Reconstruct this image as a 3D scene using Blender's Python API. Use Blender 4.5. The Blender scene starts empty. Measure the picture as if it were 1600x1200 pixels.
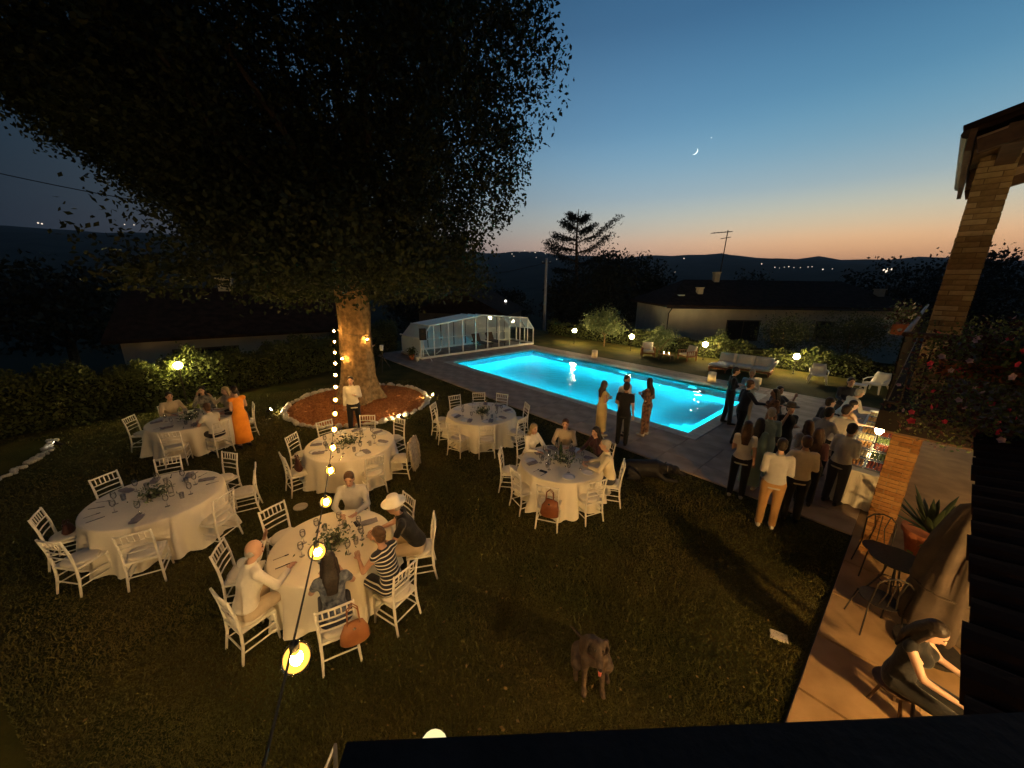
import bpy, bmesh, math, random
import numpy as np
from mathutils import Vector, Matrix
R = math.radians
SC = bpy.context.scene
COL = SC.collection
# ------------------------------------------------------------------ camera
CAM_H, PITCH, ROLL = 4.4, R(15.5), R(0.7)
fwd = Vector((0, math.cos(PITCH), -math.sin(PITCH)))
rgt = Vector((1, 0, 0)); up = rgt.cross(fwd)
Rv = rgt * math.cos(ROLL) + up * math.sin(ROLL)
Uv = up * math.cos(ROLL) - rgt * math.sin(ROLL)
cd = bpy.data.cameras.new('camera'); cam = bpy.data.objects.new('camera', cd); COL.objects.link(cam)
cd.sensor_width = 36; cd.lens = 36 * 577 / 1600; cd.clip_start = 0.05; cd.clip_end = 9000
M3 = Matrix((Rv, Uv, -fwd)).transposed()
cam.matrix_world = Matrix.Translation((0, 0, CAM_H)) @ M3.to_4x4()
SC.camera = cam
# ------------------------------------------------------------------ world: twilight sky, sun just set to the right
W = bpy.data.worlds.new('World'); SC.world = W; W.use_nodes = True
wn, wl = W.node_tree.nodes, W.node_tree.links
SUN_AZ = R(46)                                   # azimuth of the afterglow, clockwise from +Y
def wnode(t, **k):
    n = wn.new(t)
    for a, b in k.items(): setattr(n, a, b)
    return n
def wmath(op, a, b=None):
    n = wnode('ShaderNodeMath', operation=op)
    for i, v in enumerate((a, b)):
        if v is None: continue
        if isinstance(v, (int, float)): n.inputs[i].default_value = v
        else: wl.new(v, n.inputs[i])
    return n.outputs[0]
tc = wnode('ShaderNodeTexCoord')
sep = wnode('ShaderNodeSeparateXYZ'); wl.new(tc.outputs['Generated'], sep.inputs[0])
el = wmath('ARCSINE', sep.outputs[2])
elv = wmath('MULTIPLY', el, 2 / math.pi)         # 0 horizon .. 1 zenith
dx = wmath('MULTIPLY', sep.outputs[0], math.sin(SUN_AZ)); dy = wmath('MULTIPLY', sep.outputs[1], math.cos(SUN_AZ))
hor = wmath('SQRT', wmath('MAXIMUM', wmath('SUBTRACT', 1.0, wmath('MULTIPLY', sep.outputs[2], sep.outputs[2])), 1e-5))
ca = wmath('DIVIDE', wmath('ADD', dx, dy), hor)
tt = wmath('MULTIPLY', wmath('ADD', ca, 1.0), 0.5)
def ramp(stops):
    n = wnode('ShaderNodeValToRGB'); e = n.color_ramp.elements
    n.color_ramp.interpolation = 'B_SPLINE'
    while len(e) < len(stops): e.new(0.5)
    for el_, (d, c) in zip(e, stops): el_.position = d / 90; el_.color = (*c, 1)
    wl.new(elv, n.inputs[0]); return n.outputs[0]
sun_r = ramp([(1, (.42, .20, .135)), (3, (.78, .39, .185)), (5, (.98, .56, .28)), (6.6, (.78, .60, .38)), (8.6, (.60, .60, .48)), (11, (.36, .48, .53)), (15, (.19, .385, .515)), (20, (.10, .28, .45)), (28, (.038, .132, .27)), (70, (.008, .04, .11))])
mid_r = ramp([(1, (.30, .33, .42)), (6, (.40, .50, .62)), (10, (.42, .53, .63)), (14, (.36, .56, .74)), (18, (.24, .44, .72)), (32, (.036, .14, .29)), (70, (.006, .03, .09))])
ant_r = ramp([(1, (.003, .010, .020)), (8, (.003, .011, .023)), (18, (.003, .013, .027)), (40, (.004, .013, .03)), (80, (.004, .015, .04))])
def wmix(f, a, b):
    n = wnode('ShaderNodeMix', data_type='RGBA')
    wl.new(f, n.inputs[0]); wl.new(a, n.inputs[6]); wl.new(b, n.inputs[7]); return n.outputs[2]
c1 = wmix(wmath('POWER', tt, 4.0), ant_r, mid_r)
c2 = wmix(wmath('POWER', tt, 6.0), c1, sun_r)
bg = wn['Background']; wl.new(c2, bg.inputs[0]); bg.inputs[1].default_value = 1.0
# ------------------------------------------------------------------ exposure and render
SC.view_settings.view_transform = 'Standard'; SC.view_settings.look = 'None'
SC.view_settings.exposure = 0.0; SC.view_settings.gamma = 1.0
SC.cycles.use_denoising = True
try: SC.cycles.denoiser = 'OPENIMAGEDENOISE'
except Exception: pass
SC.cycles.max_bounces = 10; SC.cycles.diffuse_bounces = 4; SC.cycles.glossy_bounces = 3
SC.cycles.transparent_max_bounces = 12; SC.cycles.transmission_bounces = 6
SC.cycles.sample_clamp_indirect = 40.0; SC.cycles.caustics_reflective = False; SC.cycles.caustics_refractive = True
SC.cycles.use_light_tree = True
# ------------------------------------------------------------------ helpers
random.seed(7); RNG = np.random.default_rng(7)
def link(o, parent=None):
    COL.objects.link(o)
    if parent is not None: o.parent = parent
    return o
def tag(o, label=None, cat=None, group=None, kind=None):
    if label: o['label'] = label
    if cat: o['category'] = cat
    if group: o['group'] = group
    if kind: o['kind'] = kind
    return o
def empty(name, loc=(0, 0, 0), rz=0, label=None, cat=None, group=None):
    o = bpy.data.objects.new(name, None); o.empty_display_size = .1; o.location = loc; o.rotation_euler = (0, 0, rz)
    link(o); return tag(o, label, cat, group)
def frame_of(d, hint=Vector((0, 0, 1))):
    d = Vector(d).normalized()
    x = hint.cross(d)
    if x.length < 1e-4: x = Vector((1, 0, 0)).cross(d)
    x.normalize(); return x, d.cross(x).normalized(), d
class MB:
    """collects shapes for one mesh object"""
    def __init__(s): s.v = []; s.f = []; s.m = []
    def add(s, v, f, m=0):
        n = len(s.v); s.v += [tuple(p) for p in v]; s.f += [tuple(i + n for i in q) for q in f]; s.m += [m] * len(f); return s
    def box(s, c, d, rot=None, m=0, taper=1.0):
        x, y, z = d[0] / 2, d[1] / 2, d[2] / 2
        P = [Vector((a * x * (taper if k > 0 else 1), b * y * (taper if k > 0 else 1), k * z)) for k in (-1, 1) for b in (-1, 1) for a in (-1, 1)]
        if rot is not None: P = [rot @ p for p in P]
        c = Vector(c); P = [p + c for p in P]
        return s.add(P, [(0, 2, 3, 1), (4, 5, 7, 6), (0, 1, 5, 4), (2, 6, 7, 3), (0, 4, 6, 2), (1, 3, 7, 5)], m)
    def loft(s, pts, rx, ry=None, n=8, m=0, cap=True, hint=None, xdir=None):
        pts = [Vector(p) for p in pts]; k = len(pts)
        if not hasattr(rx, '__len__'): rx = [rx] * k
        if ry is None: ry = rx
        if not hasattr(ry, '__len__'): ry = [ry] * k
        V = []; F = []
        for i, p in enumerate(pts):
            d = pts[min(i + 1, k - 1)] - pts[max(i - 1, 0)]
            if d.length < 1e-6: d = Vector((0, 0, 1))
            d.normalize()
            if xdir is not None:
                x = Vector(xdir) - d * Vector(xdir).dot(d); x.normalize(); y = d.cross(x)
            else: x, y, _ = frame_of(d, hint or (Vector((0, 0, 1)) if abs(d.z) < .9 else Vector((0, 1, 0))))
            for j in range(n):
                a = 2 * math.pi * j / n
                V.append(p + x * (rx[i] * math.cos(a)) + y * (ry[i] * math.sin(a)))
        for i in range(k - 1):
            for j in range(n):
                F.append((i * n + j, i * n + (j + 1) % n, (i + 1) * n + (j + 1) % n, (i + 1) * n + j))
        if cap: F.append(tuple(reversed(range(n)))); F.append(tuple((k - 1) * n + j for j in range(n)))
        return s.add(V, F, m)
    def capsule(s, a, b, ra, rb, n=10, m=0):
        a, b = Vector(a), Vector(b); d = (b - a)
        if d.length < 1e-5: d = Vector((0, 0, 1e-3))
        u = d.normalized()
        pts = [a - u * ra * q for q in (.98, .75, .4)] + [a, b] + [b + u * rb * q for q in (.4, .75, .98)]
        rr = [ra * math.sqrt(max(.001, 1 - q * q)) for q in (.98, .75, .4)] + [ra, rb] + [rb * math.sqrt(max(.001, 1 - q * q)) for q in (.4, .75, .98)]
        return s.loft(pts, rr, n=n, m=m)
    def ball(s, c, r, n=10, k=6, m=0, rot=None):
        if not hasattr(r, '__len__'): r = (r, r, r)
        c = Vector(c); V = []; F = []
        for i in range(1, k):
            a = math.pi * i / k
            for j in range(n):
                b = 2 * math.pi * j / n
                p = Vector((r[0] * math.sin(a) * math.cos(b), r[1] * math.sin(a) * math.sin(b), r[2] * math.cos(a)))
                V.append(c + (rot @ p if rot is not None else p))
        t = len(V); q = Vector((0, 0, r[2])); q = rot @ q if rot is not None else q
        V += [c + q, c - q]
        for i in range(k - 2):
            for j in range(n): F.append((i * n + j, (i + 1) * n + j, (i + 1) * n + (j + 1) % n, i * n + (j + 1) % n))
        for j in range(n):
            F.append((t, j, (j + 1) % n)); F.append((t + 1, (k - 2) * n + (j + 1) % n, (k - 2) * n + j))
        return s.add(V, F, m)
    def lathe(s, prof, c=(0, 0, 0), n=16, m=0):
        c = Vector(c); V = []; F = []
        for r, z in prof:
            for j in range(n):
                a = 2 * math.pi * j / n; V.append(c + Vector((r * math.cos(a), r * math.sin(a), z)))
        for i in range(len(prof) - 1):
            for j in range(n): F.append((i * n + j, i * n + (j + 1) % n, (i + 1) * n + (j + 1) % n, (i + 1) * n + j))
        if prof[0][0] > 1e-4: F.append(tuple(reversed(range(n))))
        if prof[-1][0] > 1e-4: F.append(tuple((len(prof) - 1) * n + j for j in range(n)))
        return s.add(V, F, m)
    def poly(s, pts, z0, z1, m=0):
        k = len(pts); V = [(x, y, z0) for x, y in pts] + [(x, y, z1) for x, y in pts]
        F = [tuple(reversed(range(k))), tuple(range(k, 2 * k))] + [(i, (i + 1) % k, k + (i + 1) % k, k + i) for i in range(k)]
        return s.add(V, F, m)
    def mesh(s, name, mats, smooth=False):
        me = bpy.data.meshes.new(name); me.from_pydata(s.v, [], s.f)
        for m in (mats if isinstance(mats, (list, tuple)) else [mats]): me.materials.append(m)
        if any(s.m): me.polygons.foreach_set('material_index', s.m)
        if smooth: me.polygons.foreach_set('use_smooth', [True] * len(me.polygons))
        me.update(); return me
    def build(s, name, mats, parent=None, smooth=False, loc=None, rz=None):
        o = bpy.data.objects.new(name, s.mesh(name, mats, smooth)); link(o, parent)
        if loc is not None: o.location = loc
        if rz is not None: o.rotation_euler = (0, 0, rz)
        return o
def raw_mesh(name, V, F, mat, smooth=False):
    """fast mesh from numpy arrays, F (n,3) or (n,4)"""
    me = bpy.data.meshes.new(name); k = F.shape[1]; n = len(F)
    me.vertices.add(len(V)); me.vertices.foreach_set('co', np.ascontiguousarray(V, dtype=np.float32).ravel())
    me.loops.add(n * k); me.loops.foreach_set('vertex_index', np.ascontiguousarray(F, dtype=np.int32).ravel())
    me.polygons.add(n); me.polygons.foreach_set('loop_start', np.arange(0, n * k, k, dtype=np.int32))
    if smooth: me.polygons.foreach_set('use_smooth', np.ones(n, dtype=bool))
    for m in (mat if isinstance(mat, (list, tuple)) else [mat]): me.materials.append(m)
    me.update(calc_edges=True); return me
def copy_tree(o, parent=None):
    c = o.copy(); COL.objects.link(c); c.parent = parent
    for ch in list(o.children): copy_tree(ch, c)
    return c
# ---- materials
def mat(name, c1, c2=None, scale=6.0, rough=.7, bump=0.0, bscale=None, spec=.3, metal=0.0, detail=4, coat=None, sheen=0, thr=(.35, .65), trans=0, coords='Object'):
    m = bpy.data.materials.new(name); m.use_nodes = True
    N, L = m.node_tree.nodes, m.node_tree.links; b = N['Principled BSDF']
    b.inputs['Base Color'].default_value = (*c1, 1); b.inputs['Roughness'].default_value = rough
    b.inputs['Specular IOR Level'].default_value = spec; b.inputs['Metallic'].default_value = metal
    if sheen: b.inputs['Sheen Weight'].default_value = sheen
    if trans: b.inputs['Transmission Weight'].default_value = trans
    if c2 is not None or bump:
        t = N.new('ShaderNodeTexCoord'); nz = N.new('ShaderNodeTexNoise'); nz.inputs['Scale'].default_value = scale; nz.inputs['Detail'].default_value = detail
        L.new(t.outputs[coords], nz.inputs['Vector'])
        if c2 is not None:
            r = N.new('ShaderNodeValToRGB'); r.color_ramp.elements[0].position = thr[0]; r.color_ramp.elements[1].position = thr[1]
            r.color_ramp.elements[0].color = (*c1, 1); r.color_ramp.elements[1].color = (*c2, 1)
            L.new(nz.outputs[0], r.inputs[0]); L.new(r.outputs[0], b.inputs['Base Color'])
        if bump:
            n2 = nz
            if bscale: n2 = N.new('ShaderNodeTexNoise'); n2.inputs['Scale'].default_value = bscale; n2.inputs['Detail'].default_value = 5; L.new(t.outputs[coords], n2.inputs['Vector'])
            bp = N.new('ShaderNodeBump'); bp.inputs['Strength'].default_value = bump; bp.inputs['Distance'].default_value = .02
            L.new(n2.outputs[0], bp.inputs['Height']); L.new(bp.outputs[0], b.inputs['Normal'])
    return m
def emit(name, col, strength):
    m = bpy.data.materials.new(name); m.use_nodes = True; N, L = m.node_tree.nodes, m.node_tree.links
    N.remove(N['Principled BSDF']); e = N.new('ShaderNodeEmission'); e.inputs[0].default_value = (*col, 1); e.inputs[1].default_value = strength
    L.new(e.outputs[0], N['Material Output'].inputs[0]); return m
def leafmat(name, c1, c2, scale=1.2, trans=.25):
    m = mat(name, c1, c2, scale=scale, rough=.6, spec=.25, thr=(.3, .7))
    N, L = m.node_tree.nodes, m.node_tree.links; b = N['Principled BSDF']
    tr = N.new('ShaderNodeBsdfTranslucent'); mx = N.new('ShaderNodeMixShader'); mx.inputs[0].default_value = trans
    src = b.inputs['Base Color'].links[0].from_socket; L.new(src, tr.inputs[0])
    L.new(b.outputs[0], mx.inputs[1]); L.new(tr.outputs[0], mx.inputs[2]); L.new(mx.outputs[0], N['Material Output'].inputs[0]); return m
def glassmat(name, tint, rough=.02, mixf=.12):
    """thin pane: mostly see-through with a fresnel reflection"""
    m = bpy.data.materials.new(name); m.use_nodes = True; N, L = m.node_tree.nodes, m.node_tree.links
    N.remove(N['Principled BSDF']); t = N.new('ShaderNodeBsdfTransparent'); t.inputs[0].default_value = (*tint, 1)
    g = N.new('ShaderNodeBsdfGlossy'); g.inputs['Roughness'].default_value = rough
    f = N.new('ShaderNodeLayerWeight'); f.inputs[0].default_value = .25
    a = N.new('ShaderNodeMath'); a.operation = 'MULTIPLY_ADD'; a.inputs[1].default_value = .7; a.inputs[2].default_value = mixf
    L.new(f.outputs['Fresnel'], a.inputs[0]); mx = N.new('ShaderNodeMixShader'); L.new(a.outputs[0], mx.inputs[0])
    L.new(t.outputs[0], mx.inputs[1]); L.new(g.outputs[0], mx.inputs[2]); L.new(mx.outputs[0], N['Material Output'].inputs[0]); return m
# ------------------------------------------------------------------ shared frames: pool/house grid (s along the pool, t across it)
OX, OY = -3.38, 20.12
UX, UY, VX, VY = .7455, .6665, .6665, -.7455
GROT = math.atan2(VY, VX)
def st(s, t, z=0.0): return Vector((OX + s * VX + t * UX, OY + s * VY + t * UY, z))
def to_st(x, y): return ((x - OX) * VX + (y - OY) * VY, (x - OX) * UX + (y - OY) * UY)
def at_grid(o): o.location = (OX, OY, 0); o.rotation_euler = (0, 0, GROT); return o
# ------------------------------------------------------------------ materials
m_lawn = mat('lawn_soil', (.030, .036, .008), (.075, .060, .014), scale=.9, rough=.95, bump=.6, bscale=30, spec=.05)
m_grass = leafmat('grass_blade', (.050, .060, .011), (.112, .088, .020), scale=.45, trans=.15)
m_terrain = mat('terrain_scrub', (.022, .027, .020), (.042, .046, .034), scale=.02, rough=1, spec=0)
m_deck = mat('deck_slab', (.28, .205, .15), (.41, .305, .23), scale=1.7, rough=.72, bump=.12, bscale=40, spec=.15)
m_joint = mat('deck_joint', (.05, .042, .036), rough=.95)
m_coping = mat('coping_stone', (.42, .37, .29), (.52, .46, .37), scale=5, rough=.65, bump=.15, bscale=40)
m_patio = mat('patio_stone', (.21, .128, .058), (.31, .198, .095), scale=2.4, rough=.75, bump=.2, bscale=25)
m_basin = mat('pool_tile', (.05, .70, .78), (.04, .65, .74), scale=1.2, rough=.5)
m_mulch = mat('bark_mulch', (.30, .12, .045), (.46, .20, .08), scale=16, rough=.95, bump=.9, bscale=26, spec=.05)
m_stone = mat('border_stone', (.42, .38, .32), (.62, .57, .49), scale=5, rough=.85, bump=.4, bscale=14)
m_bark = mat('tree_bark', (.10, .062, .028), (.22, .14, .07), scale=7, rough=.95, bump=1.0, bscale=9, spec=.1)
m_limb_shade = mat('shaded_limb_bark', (.030, .022, .015), (.05, .038, .025), scale=7, rough=.95, bump=.8, bscale=9, spec=.1)  # tree bark darkened for the limbs, crown shade put into the colour
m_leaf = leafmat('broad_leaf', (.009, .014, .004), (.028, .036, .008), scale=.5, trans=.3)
m_hedge = leafmat('hedge_leaf', (.034, .046, .010), (.085, .10, .024), scale=.8, trans=.3)
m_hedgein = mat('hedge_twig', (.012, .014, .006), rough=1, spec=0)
m_olive = leafmat('olive_leaf', (.09, .12, .045), (.17, .20, .085), scale=2, trans=.25)
m_dark_leaf = leafmat('dark_tree_leaf', (.008, .012, .006), (.018, .024, .011), scale=.2, trans=.1)
m_white = mat('white_paint', (.74, .72, .66), (.80, .78, .72), scale=8, rough=.45, bump=.03, spec=.4)
m_plaster = mat('house_plaster', (.36, .32, .24), (.46, .41, .31), scale=1.2, rough=.9, bump=.15, bscale=18)
m_plaster2 = mat('plain_plaster', (.16, .135, .10), (.21, .18, .135), scale=.8, rough=.9, bump=.15, bscale=18)
m_roof = mat('roof_tile', (.020, .012, .009), (.040, .023, .017), scale=3, rough=.95, bump=.8, bscale=9, spec=.03)
m_wood = mat('dark_wood', (.055, .030, .017), (.095, .055, .030), scale=9, rough=.6, bump=.2, bscale=22)
m_soffit = mat('soffit_board', (.27, .19, .11), (.35, .25, .15), scale=6, rough=.7, bump=.1)
m_iron = mat('wrought_iron', (.022, .018, .015), (.035, .028, .022), scale=30, rough=.55, metal=.3)
m_brick = [mat('brick_%d' % i, a, b, scale=16, rough=.9, bump=.45, bscale=40, spec=.1) for i, (a, b) in enumerate([((.20, .095, .030), (.27, .135, .045)), ((.15, .068, .022), (.20, .095, .032)), ((.25, .13, .045), (.31, .17, .065))])]
m_brick_lit = [mat('lit_brick_%d' % i, a, b, scale=16, rough=.9, bump=.45, bscale=40, spec=.1) for i, (a, b) in enumerate([((.30, .225, .12), (.38, .29, .165)), ((.22, .16, .085), (.29, .215, .12)), ((.38, .30, .18), (.46, .37, .23))])]  # same brick made lighter, light on the upper pillar put into the colour
m_mortar = mat('mortar', (.15, .105, .06), (.20, .145, .085), scale=30, rough=.95, bump=.3)
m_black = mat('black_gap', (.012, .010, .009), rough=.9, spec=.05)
m_glass_dark = mat('window_glass', (.010, .012, .014), rough=.08, spec=.6)
m_terracotta = mat('terracotta', (.33, .105, .045), (.42, .15, .07), scale=7, rough=.85, bump=.2)
m_wet_wood = mat('shutter_wood', (.05, .032, .02), (.075, .05, .03), scale=12, rough=.75)
WARM = (1.0, .60, .22)
# ------------------------------------------------------------------ terrain: garden plateau, valley, hills up to the horizon
def crest(az):
    return float(np.interp(math.degrees(az), [-180, -90, -52, -30, 0, 8, 20, 27, 33, 39, 45, 70, 180], [105, 112, 116, 118, 113, 104, 95, 102, 92, 82, 73, 66, 105]))
def hills(x, y):
    r = math.hypot(x, y); az = math.atan2(x, y)
    zc = crest(az) + 5 * math.sin(az * 17 + 1) + 3 * math.sin(az * 41) + 1.5 * math.sin(az * 97)
    z = np.interp(r, [0, 34, 60, 140, 330, 700, 1100, 1500, 2300, 5000], [-2.4, -2.6, -4.5, -11, -14, 20 + 6 * math.sin(az * 9), zc * .62 + 7 * math.sin(az * 13), zc, 70, 20])
    return float(z)
def build_terrain():
    rs = [0, 8, 16, 24, 30, 36, 45, 60, 80, 110, 150, 210, 300, 420, 560, 700, 850, 980, 1100, 1230, 1370, 1500, 1650, 2000, 2600]
    n = 180; V = [(0, 0, -2.4)]; F = []
    for r in rs[1:]:
        for j in range(n):
            a = 2 * math.pi * j / n; x, y = r * math.sin(a), r * math.cos(a)
            V.append((x, y, hills(x, y) + (random.uniform(-1, 1) * min(4, r * .004))))
    for j in range(n): F.append((0, 1 + (j + 1) % n, 1 + j))
    for i in range(len(rs) - 2):
        for j in range(n):
            a = 1 + i * n; F.append((a + j, a + (j + 1) % n, a + n + (j + 1) % n, a + n + j))
    mb = MB(); mb.add(V, F); o = mb.build('terrain', m_terrain, smooth=True); tag(o, kind='structure')
build_terrain()
# ------------------------------------------------------------------ lawn sheets
def lawn_piece(name, s0, s1, t0, t1):
    mb = MB(); mb.box(((s0 + s1) / 2, (t0 + t1) / 2, -.6), (s1 - s0, t1 - t0, 1.2)); o = at_grid(mb.build(name, m_lawn)); tag(o, kind='structure'); return o
lawn_piece('lawn', -4.0, 17.1, -34, -2.4)
lawn_piece('lawn_beyond_pool', -9, 30, 7.8, 14.5)
lawn_piece('lawn_beside_pool', -9, -5.0, -4.0, 7.8)
lawn_piece('lawn_by_hedge', -5.0, -4.0, -12, -2.4)
# ------------------------------------------------------------------ pool
PL, PW = 13.1, 6.3
def build_pool():
    mb = MB(); zb, zt = -1.30, -.02
    mb.add([(0, 0, zb), (PL, 0, zb), (PL, PW, zb), (0, PW, zb), (0, 0, zt), (PL, 0, zt), (PL, PW, zt), (0, PW, zt)],
           [(0, 1, 2, 3), (0, 4, 5, 1), (1, 5, 6, 2), (2, 6, 7, 3), (3, 7, 4, 0)])
    pool = at_grid(mb.build('pool_basin', m_basin)); tag(pool, kind='structure')
    for i in range(4):
        q = MB(); d = 1.55 - i * .38; zz = -1.29 + (i + 1) * .24
        q.box((PL - d / 2 - .003, PW / 2, (-1.29 + zz) / 2), (d, PW * .62 - i * .25, zz + 1.29)); q.build('step', m_basin, pool)
    # underwater lamps set in the long walls
    lm = emit('pool_lamp_glow', (.55, 1.0, 1.0), 9.0); ls = emit('added_strip_glow', (.022, .78, 1.0), 245.0); rim = mat('pool_lamp_rim', (.7, .8, .8), rough=.3)
    words = ['leftmost', 'second from left', 'third from left', 'rightmost', 'left', 'middle', 'right']
    for k_, (s, t, d) in enumerate([(1.6, 0, 1), (4.9, 0, 1), (8.2, 0, 1), (11.2, 0, 1), (2.6, PW, -1), (7.0, PW, -1), (10.6, PW, -1)]):
        e = at_grid(empty('pool_lamp', label='round underwater pool lamp, %s on the %s wall' % (words[k_], 'near long' if d > 0 else 'far long'), cat='lamp', group='underwater pool lamps'))
        c = Vector((s, t + d * .03, -.62)); a = MB(); n = 18
        a.add([c + Vector((.14 * math.cos(2 * math.pi * k / n), d * (.012 + .02 * (1 + math.sin(2 * math.pi * k / n))), .138 * math.sin(2 * math.pi * k / n))) for k in range(n)], [tuple(range(n)) if d < 0 else tuple(reversed(range(n)))])
        a.build('lens', lm, e)
        a = MB(); a.loft([c + Vector((.155 * math.cos(2 * math.pi * k / 18), 0, .155 * math.sin(2 * math.pi * k / 18))) for k in range(19)], .018, n=5); a.build('rim', rim, e)
        a = MB(); a.box(c + Vector((0, d * .13, .14)), (.34, .30, .02)); a.build('added_visor', rim, e)  # added hood that stops lamp light spilling up out of the pool
    # added light strips, unseen, fill the pool with even light from under the coping
    for nm, s0, s1, t0, t1 in (('near long', .3, PL - .3, .03, .08), ('far long', .3, PL - .3, PW - .08, PW - .03), ('left end', .03, .08, .3, PW - .3), ('right end', PL - .08, PL - .03, .3, PW - .3)):
        e = at_grid(empty('added_light_strip', label='added unseen light strip under the coping of the %s of the pool' % nm, cat='light strip', group='added light strips round the pool'))
        a = MB(); a.add([(s0, t0, -.135), (s0, t1, -.135), (s1, t1, -.135), (s1, t0, -.135)], [(0, 1, 2, 3)]); a.build('strip', ls, e)
        a = MB(); a.box(((s0 + s1) / 2, (t0 + t1) / 2, -.118), (s1 - s0 + .01, t1 - t0 + .012, .025)); a.build('housing', rim, e)
    # water sheet
    m = bpy.data.materials.new('pool_water'); m.use_nodes = True; N, L = m.node_tree.nodes, m.node_tree.links; N.remove(N['Principled BSDF'])
    tr = N.new('ShaderNodeBsdfRefraction'); tr.inputs[0].default_value = (.25, .96, .99, 1); tr.inputs['Roughness'].default_value = 0.0; tr.inputs['IOR'].default_value = 1.33
    gl = N.new('ShaderNodeBsdfGlossy'); gl.inputs['Roughness'].default_value = .06
    fr = N.new('ShaderNodeFresnel'); fr.inputs[0].default_value = 1.33; mx = N.new('ShaderNodeMixShader')
    t_ = N.new('ShaderNodeTexCoord'); nz = N.new('ShaderNodeTexNoise'); nz.inputs['Scale'].default_value = 3.2; nz.inputs['Detail'].default_value = 3
    bp = N.new('ShaderNodeBump'); bp.inputs['Strength'].default_value = .55; bp.inputs['Distance'].default_value = .05
    L.new(t_.outputs['Object'], nz.inputs[0]); L.new(nz.outputs[0], bp.inputs['Height'])
    for q_ in (tr, gl, fr): L.new(bp.outputs[0], q_.inputs['Normal'])
    L.new(fr.outputs[0], mx.inputs[0]); L.new(tr.outputs[0], mx.inputs[1]); L.new(gl.outputs[0], mx.inputs[2]); L.new(mx.outputs[0], N['Material Output'].inputs[0])
    mb = MB(); z = -.07
    mb.add([(0, 0, z), (PL, 0, z), (PL, PW, z), (0, PW, z)], [(0, 1, 2, 3)]); o = at_grid(mb.build('pool_water', m)); tag(o, kind='structure')
build_pool()
# ------------------------------------------------------------------ pool deck: bed with a hole for the pool, slabs laid on it, coping round the water
def build_deck():
    mb = MB(); z0, z1 = -1.6, .0
    for s0, s1, t0, t1 in [(-5.0, 21.5, -2.4, 0), (-5.0, 21.5, PW, 7.8), (-5.0, 0, 0, PW), (PL, 21.5, 0, PW)]:
        mb.box(((s0 + s1) / 2, (t0 + t1) / 2, (z0 + z1) / 2 - .0), (s1 - s0, t1 - t0, z1 - z0))
    deck = at_grid(mb.build('pool_deck', m_joint)); tag(deck, kind='structure')
    def slabs(s0, s1, t0, t1, ns, nt):
        ds, dt = (s1 - s0) / ns, (t1 - t0) / nt
        q = MB(); x, y = ds / 2 - .005, dt / 2 - .005; e = .006
        q.add([(-x, -y, 0), (x, -y, 0), (x, y, 0), (-x, y, 0), (-x, -y, .03), (x, -y, .03), (x, y, .03), (-x, y, .03), (-x + e, -y + e, .036), (x - e, -y + e, .036), (x - e, y - e, .036), (-x + e, y - e, .036)],
              [(0, 1, 5, 4), (1, 2, 6, 5), (2, 3, 7, 6), (3, 0, 4, 7), (4, 5, 9, 8), (5, 6, 10, 9), (6, 7, 11, 10), (7, 4, 8, 11), (8, 9, 10, 11)])
        me = q.mesh('slab', m_deck)
        for i in range(ns):
            for j in range(nt):
                o = bpy.data.objects.new('slab', me); link(o, deck)
                o.location = (s0 + (i + .5) * ds, t0 + (j + .5) * dt, random.uniform(.001, .004)); o.rotation_euler = (random.uniform(-.001, .001), random.uniform(-.001, .001), 0)
    c = .34
    slabs(-5.0, 17.1, -2.4, -c, 23, 3); slabs(-5.0, 17.1, PW + c, 7.8, 23, 2)
    slabs(-5.0, -c, -c, PW + c, 5, 9); slabs(PL + c, 17.1, -c, PW + c, 4, 9)
    def coping(s0, s1, t0, t1, n, along):
        for i in range(n):
            if along == 's': d = (s1 - s0) / n; dim = (d - .008, t1 - t0 - .006, .05); p = (s0 + (i + .5) * d, (t0 + t1) / 2, .024)
            else: d = (t1 - t0) / n; dim = (s1 - s0 - .006, d - .008, .05); p = ((s0 + s1) / 2, t0 + (i + .5) * d, .024)
            key = (round(dim[0], 3), round(dim[1], 3))
            if key not in cache: cache[key] = MB().box((0, 0, 0), dim, taper=.985).mesh('coping_stone', m_coping)
            o = bpy.data.objects.new('coping_stone', cache[key]); link(o, deck); o.location = p
    cache = {}
    coping(-c, PL + c, -c, .05, 23, 's'); coping(-c, PL + c, PW - .05, PW + c, 23, 's')
    coping(-c, .05, .05, PW - .05, 11, 't'); coping(PL - .05, PL + c, .05, PW - .05, 11, 't')
    # patio along the house
    mb = MB(); mb.box((19.3, -18.2, -.55), (4.4, 31.6, 1.15)); patio = at_grid(mb.build('patio', m_joint)); tag(patio, kind='structure')
    x = 17.1
    q = MB().box((0, 0, 0), (.86, .98, .04), taper=.985).mesh('paving_stone', m_patio)
    for i in range(5):
        for j in range(14):
            o = bpy.data.objects.new('paving_stone', q); link(o, patio); o.location = (17.54 + i * .88, -2.92 - j * 1.0, .044 + random.uniform(0, .003))
    mb = MB(); mb.box((19.3, 2.7, .012), (4.4, 10.2, .05)); o = at_grid(mb.build('porch_floor', m_patio)); tag(o, kind='structure')
build_deck()
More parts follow.
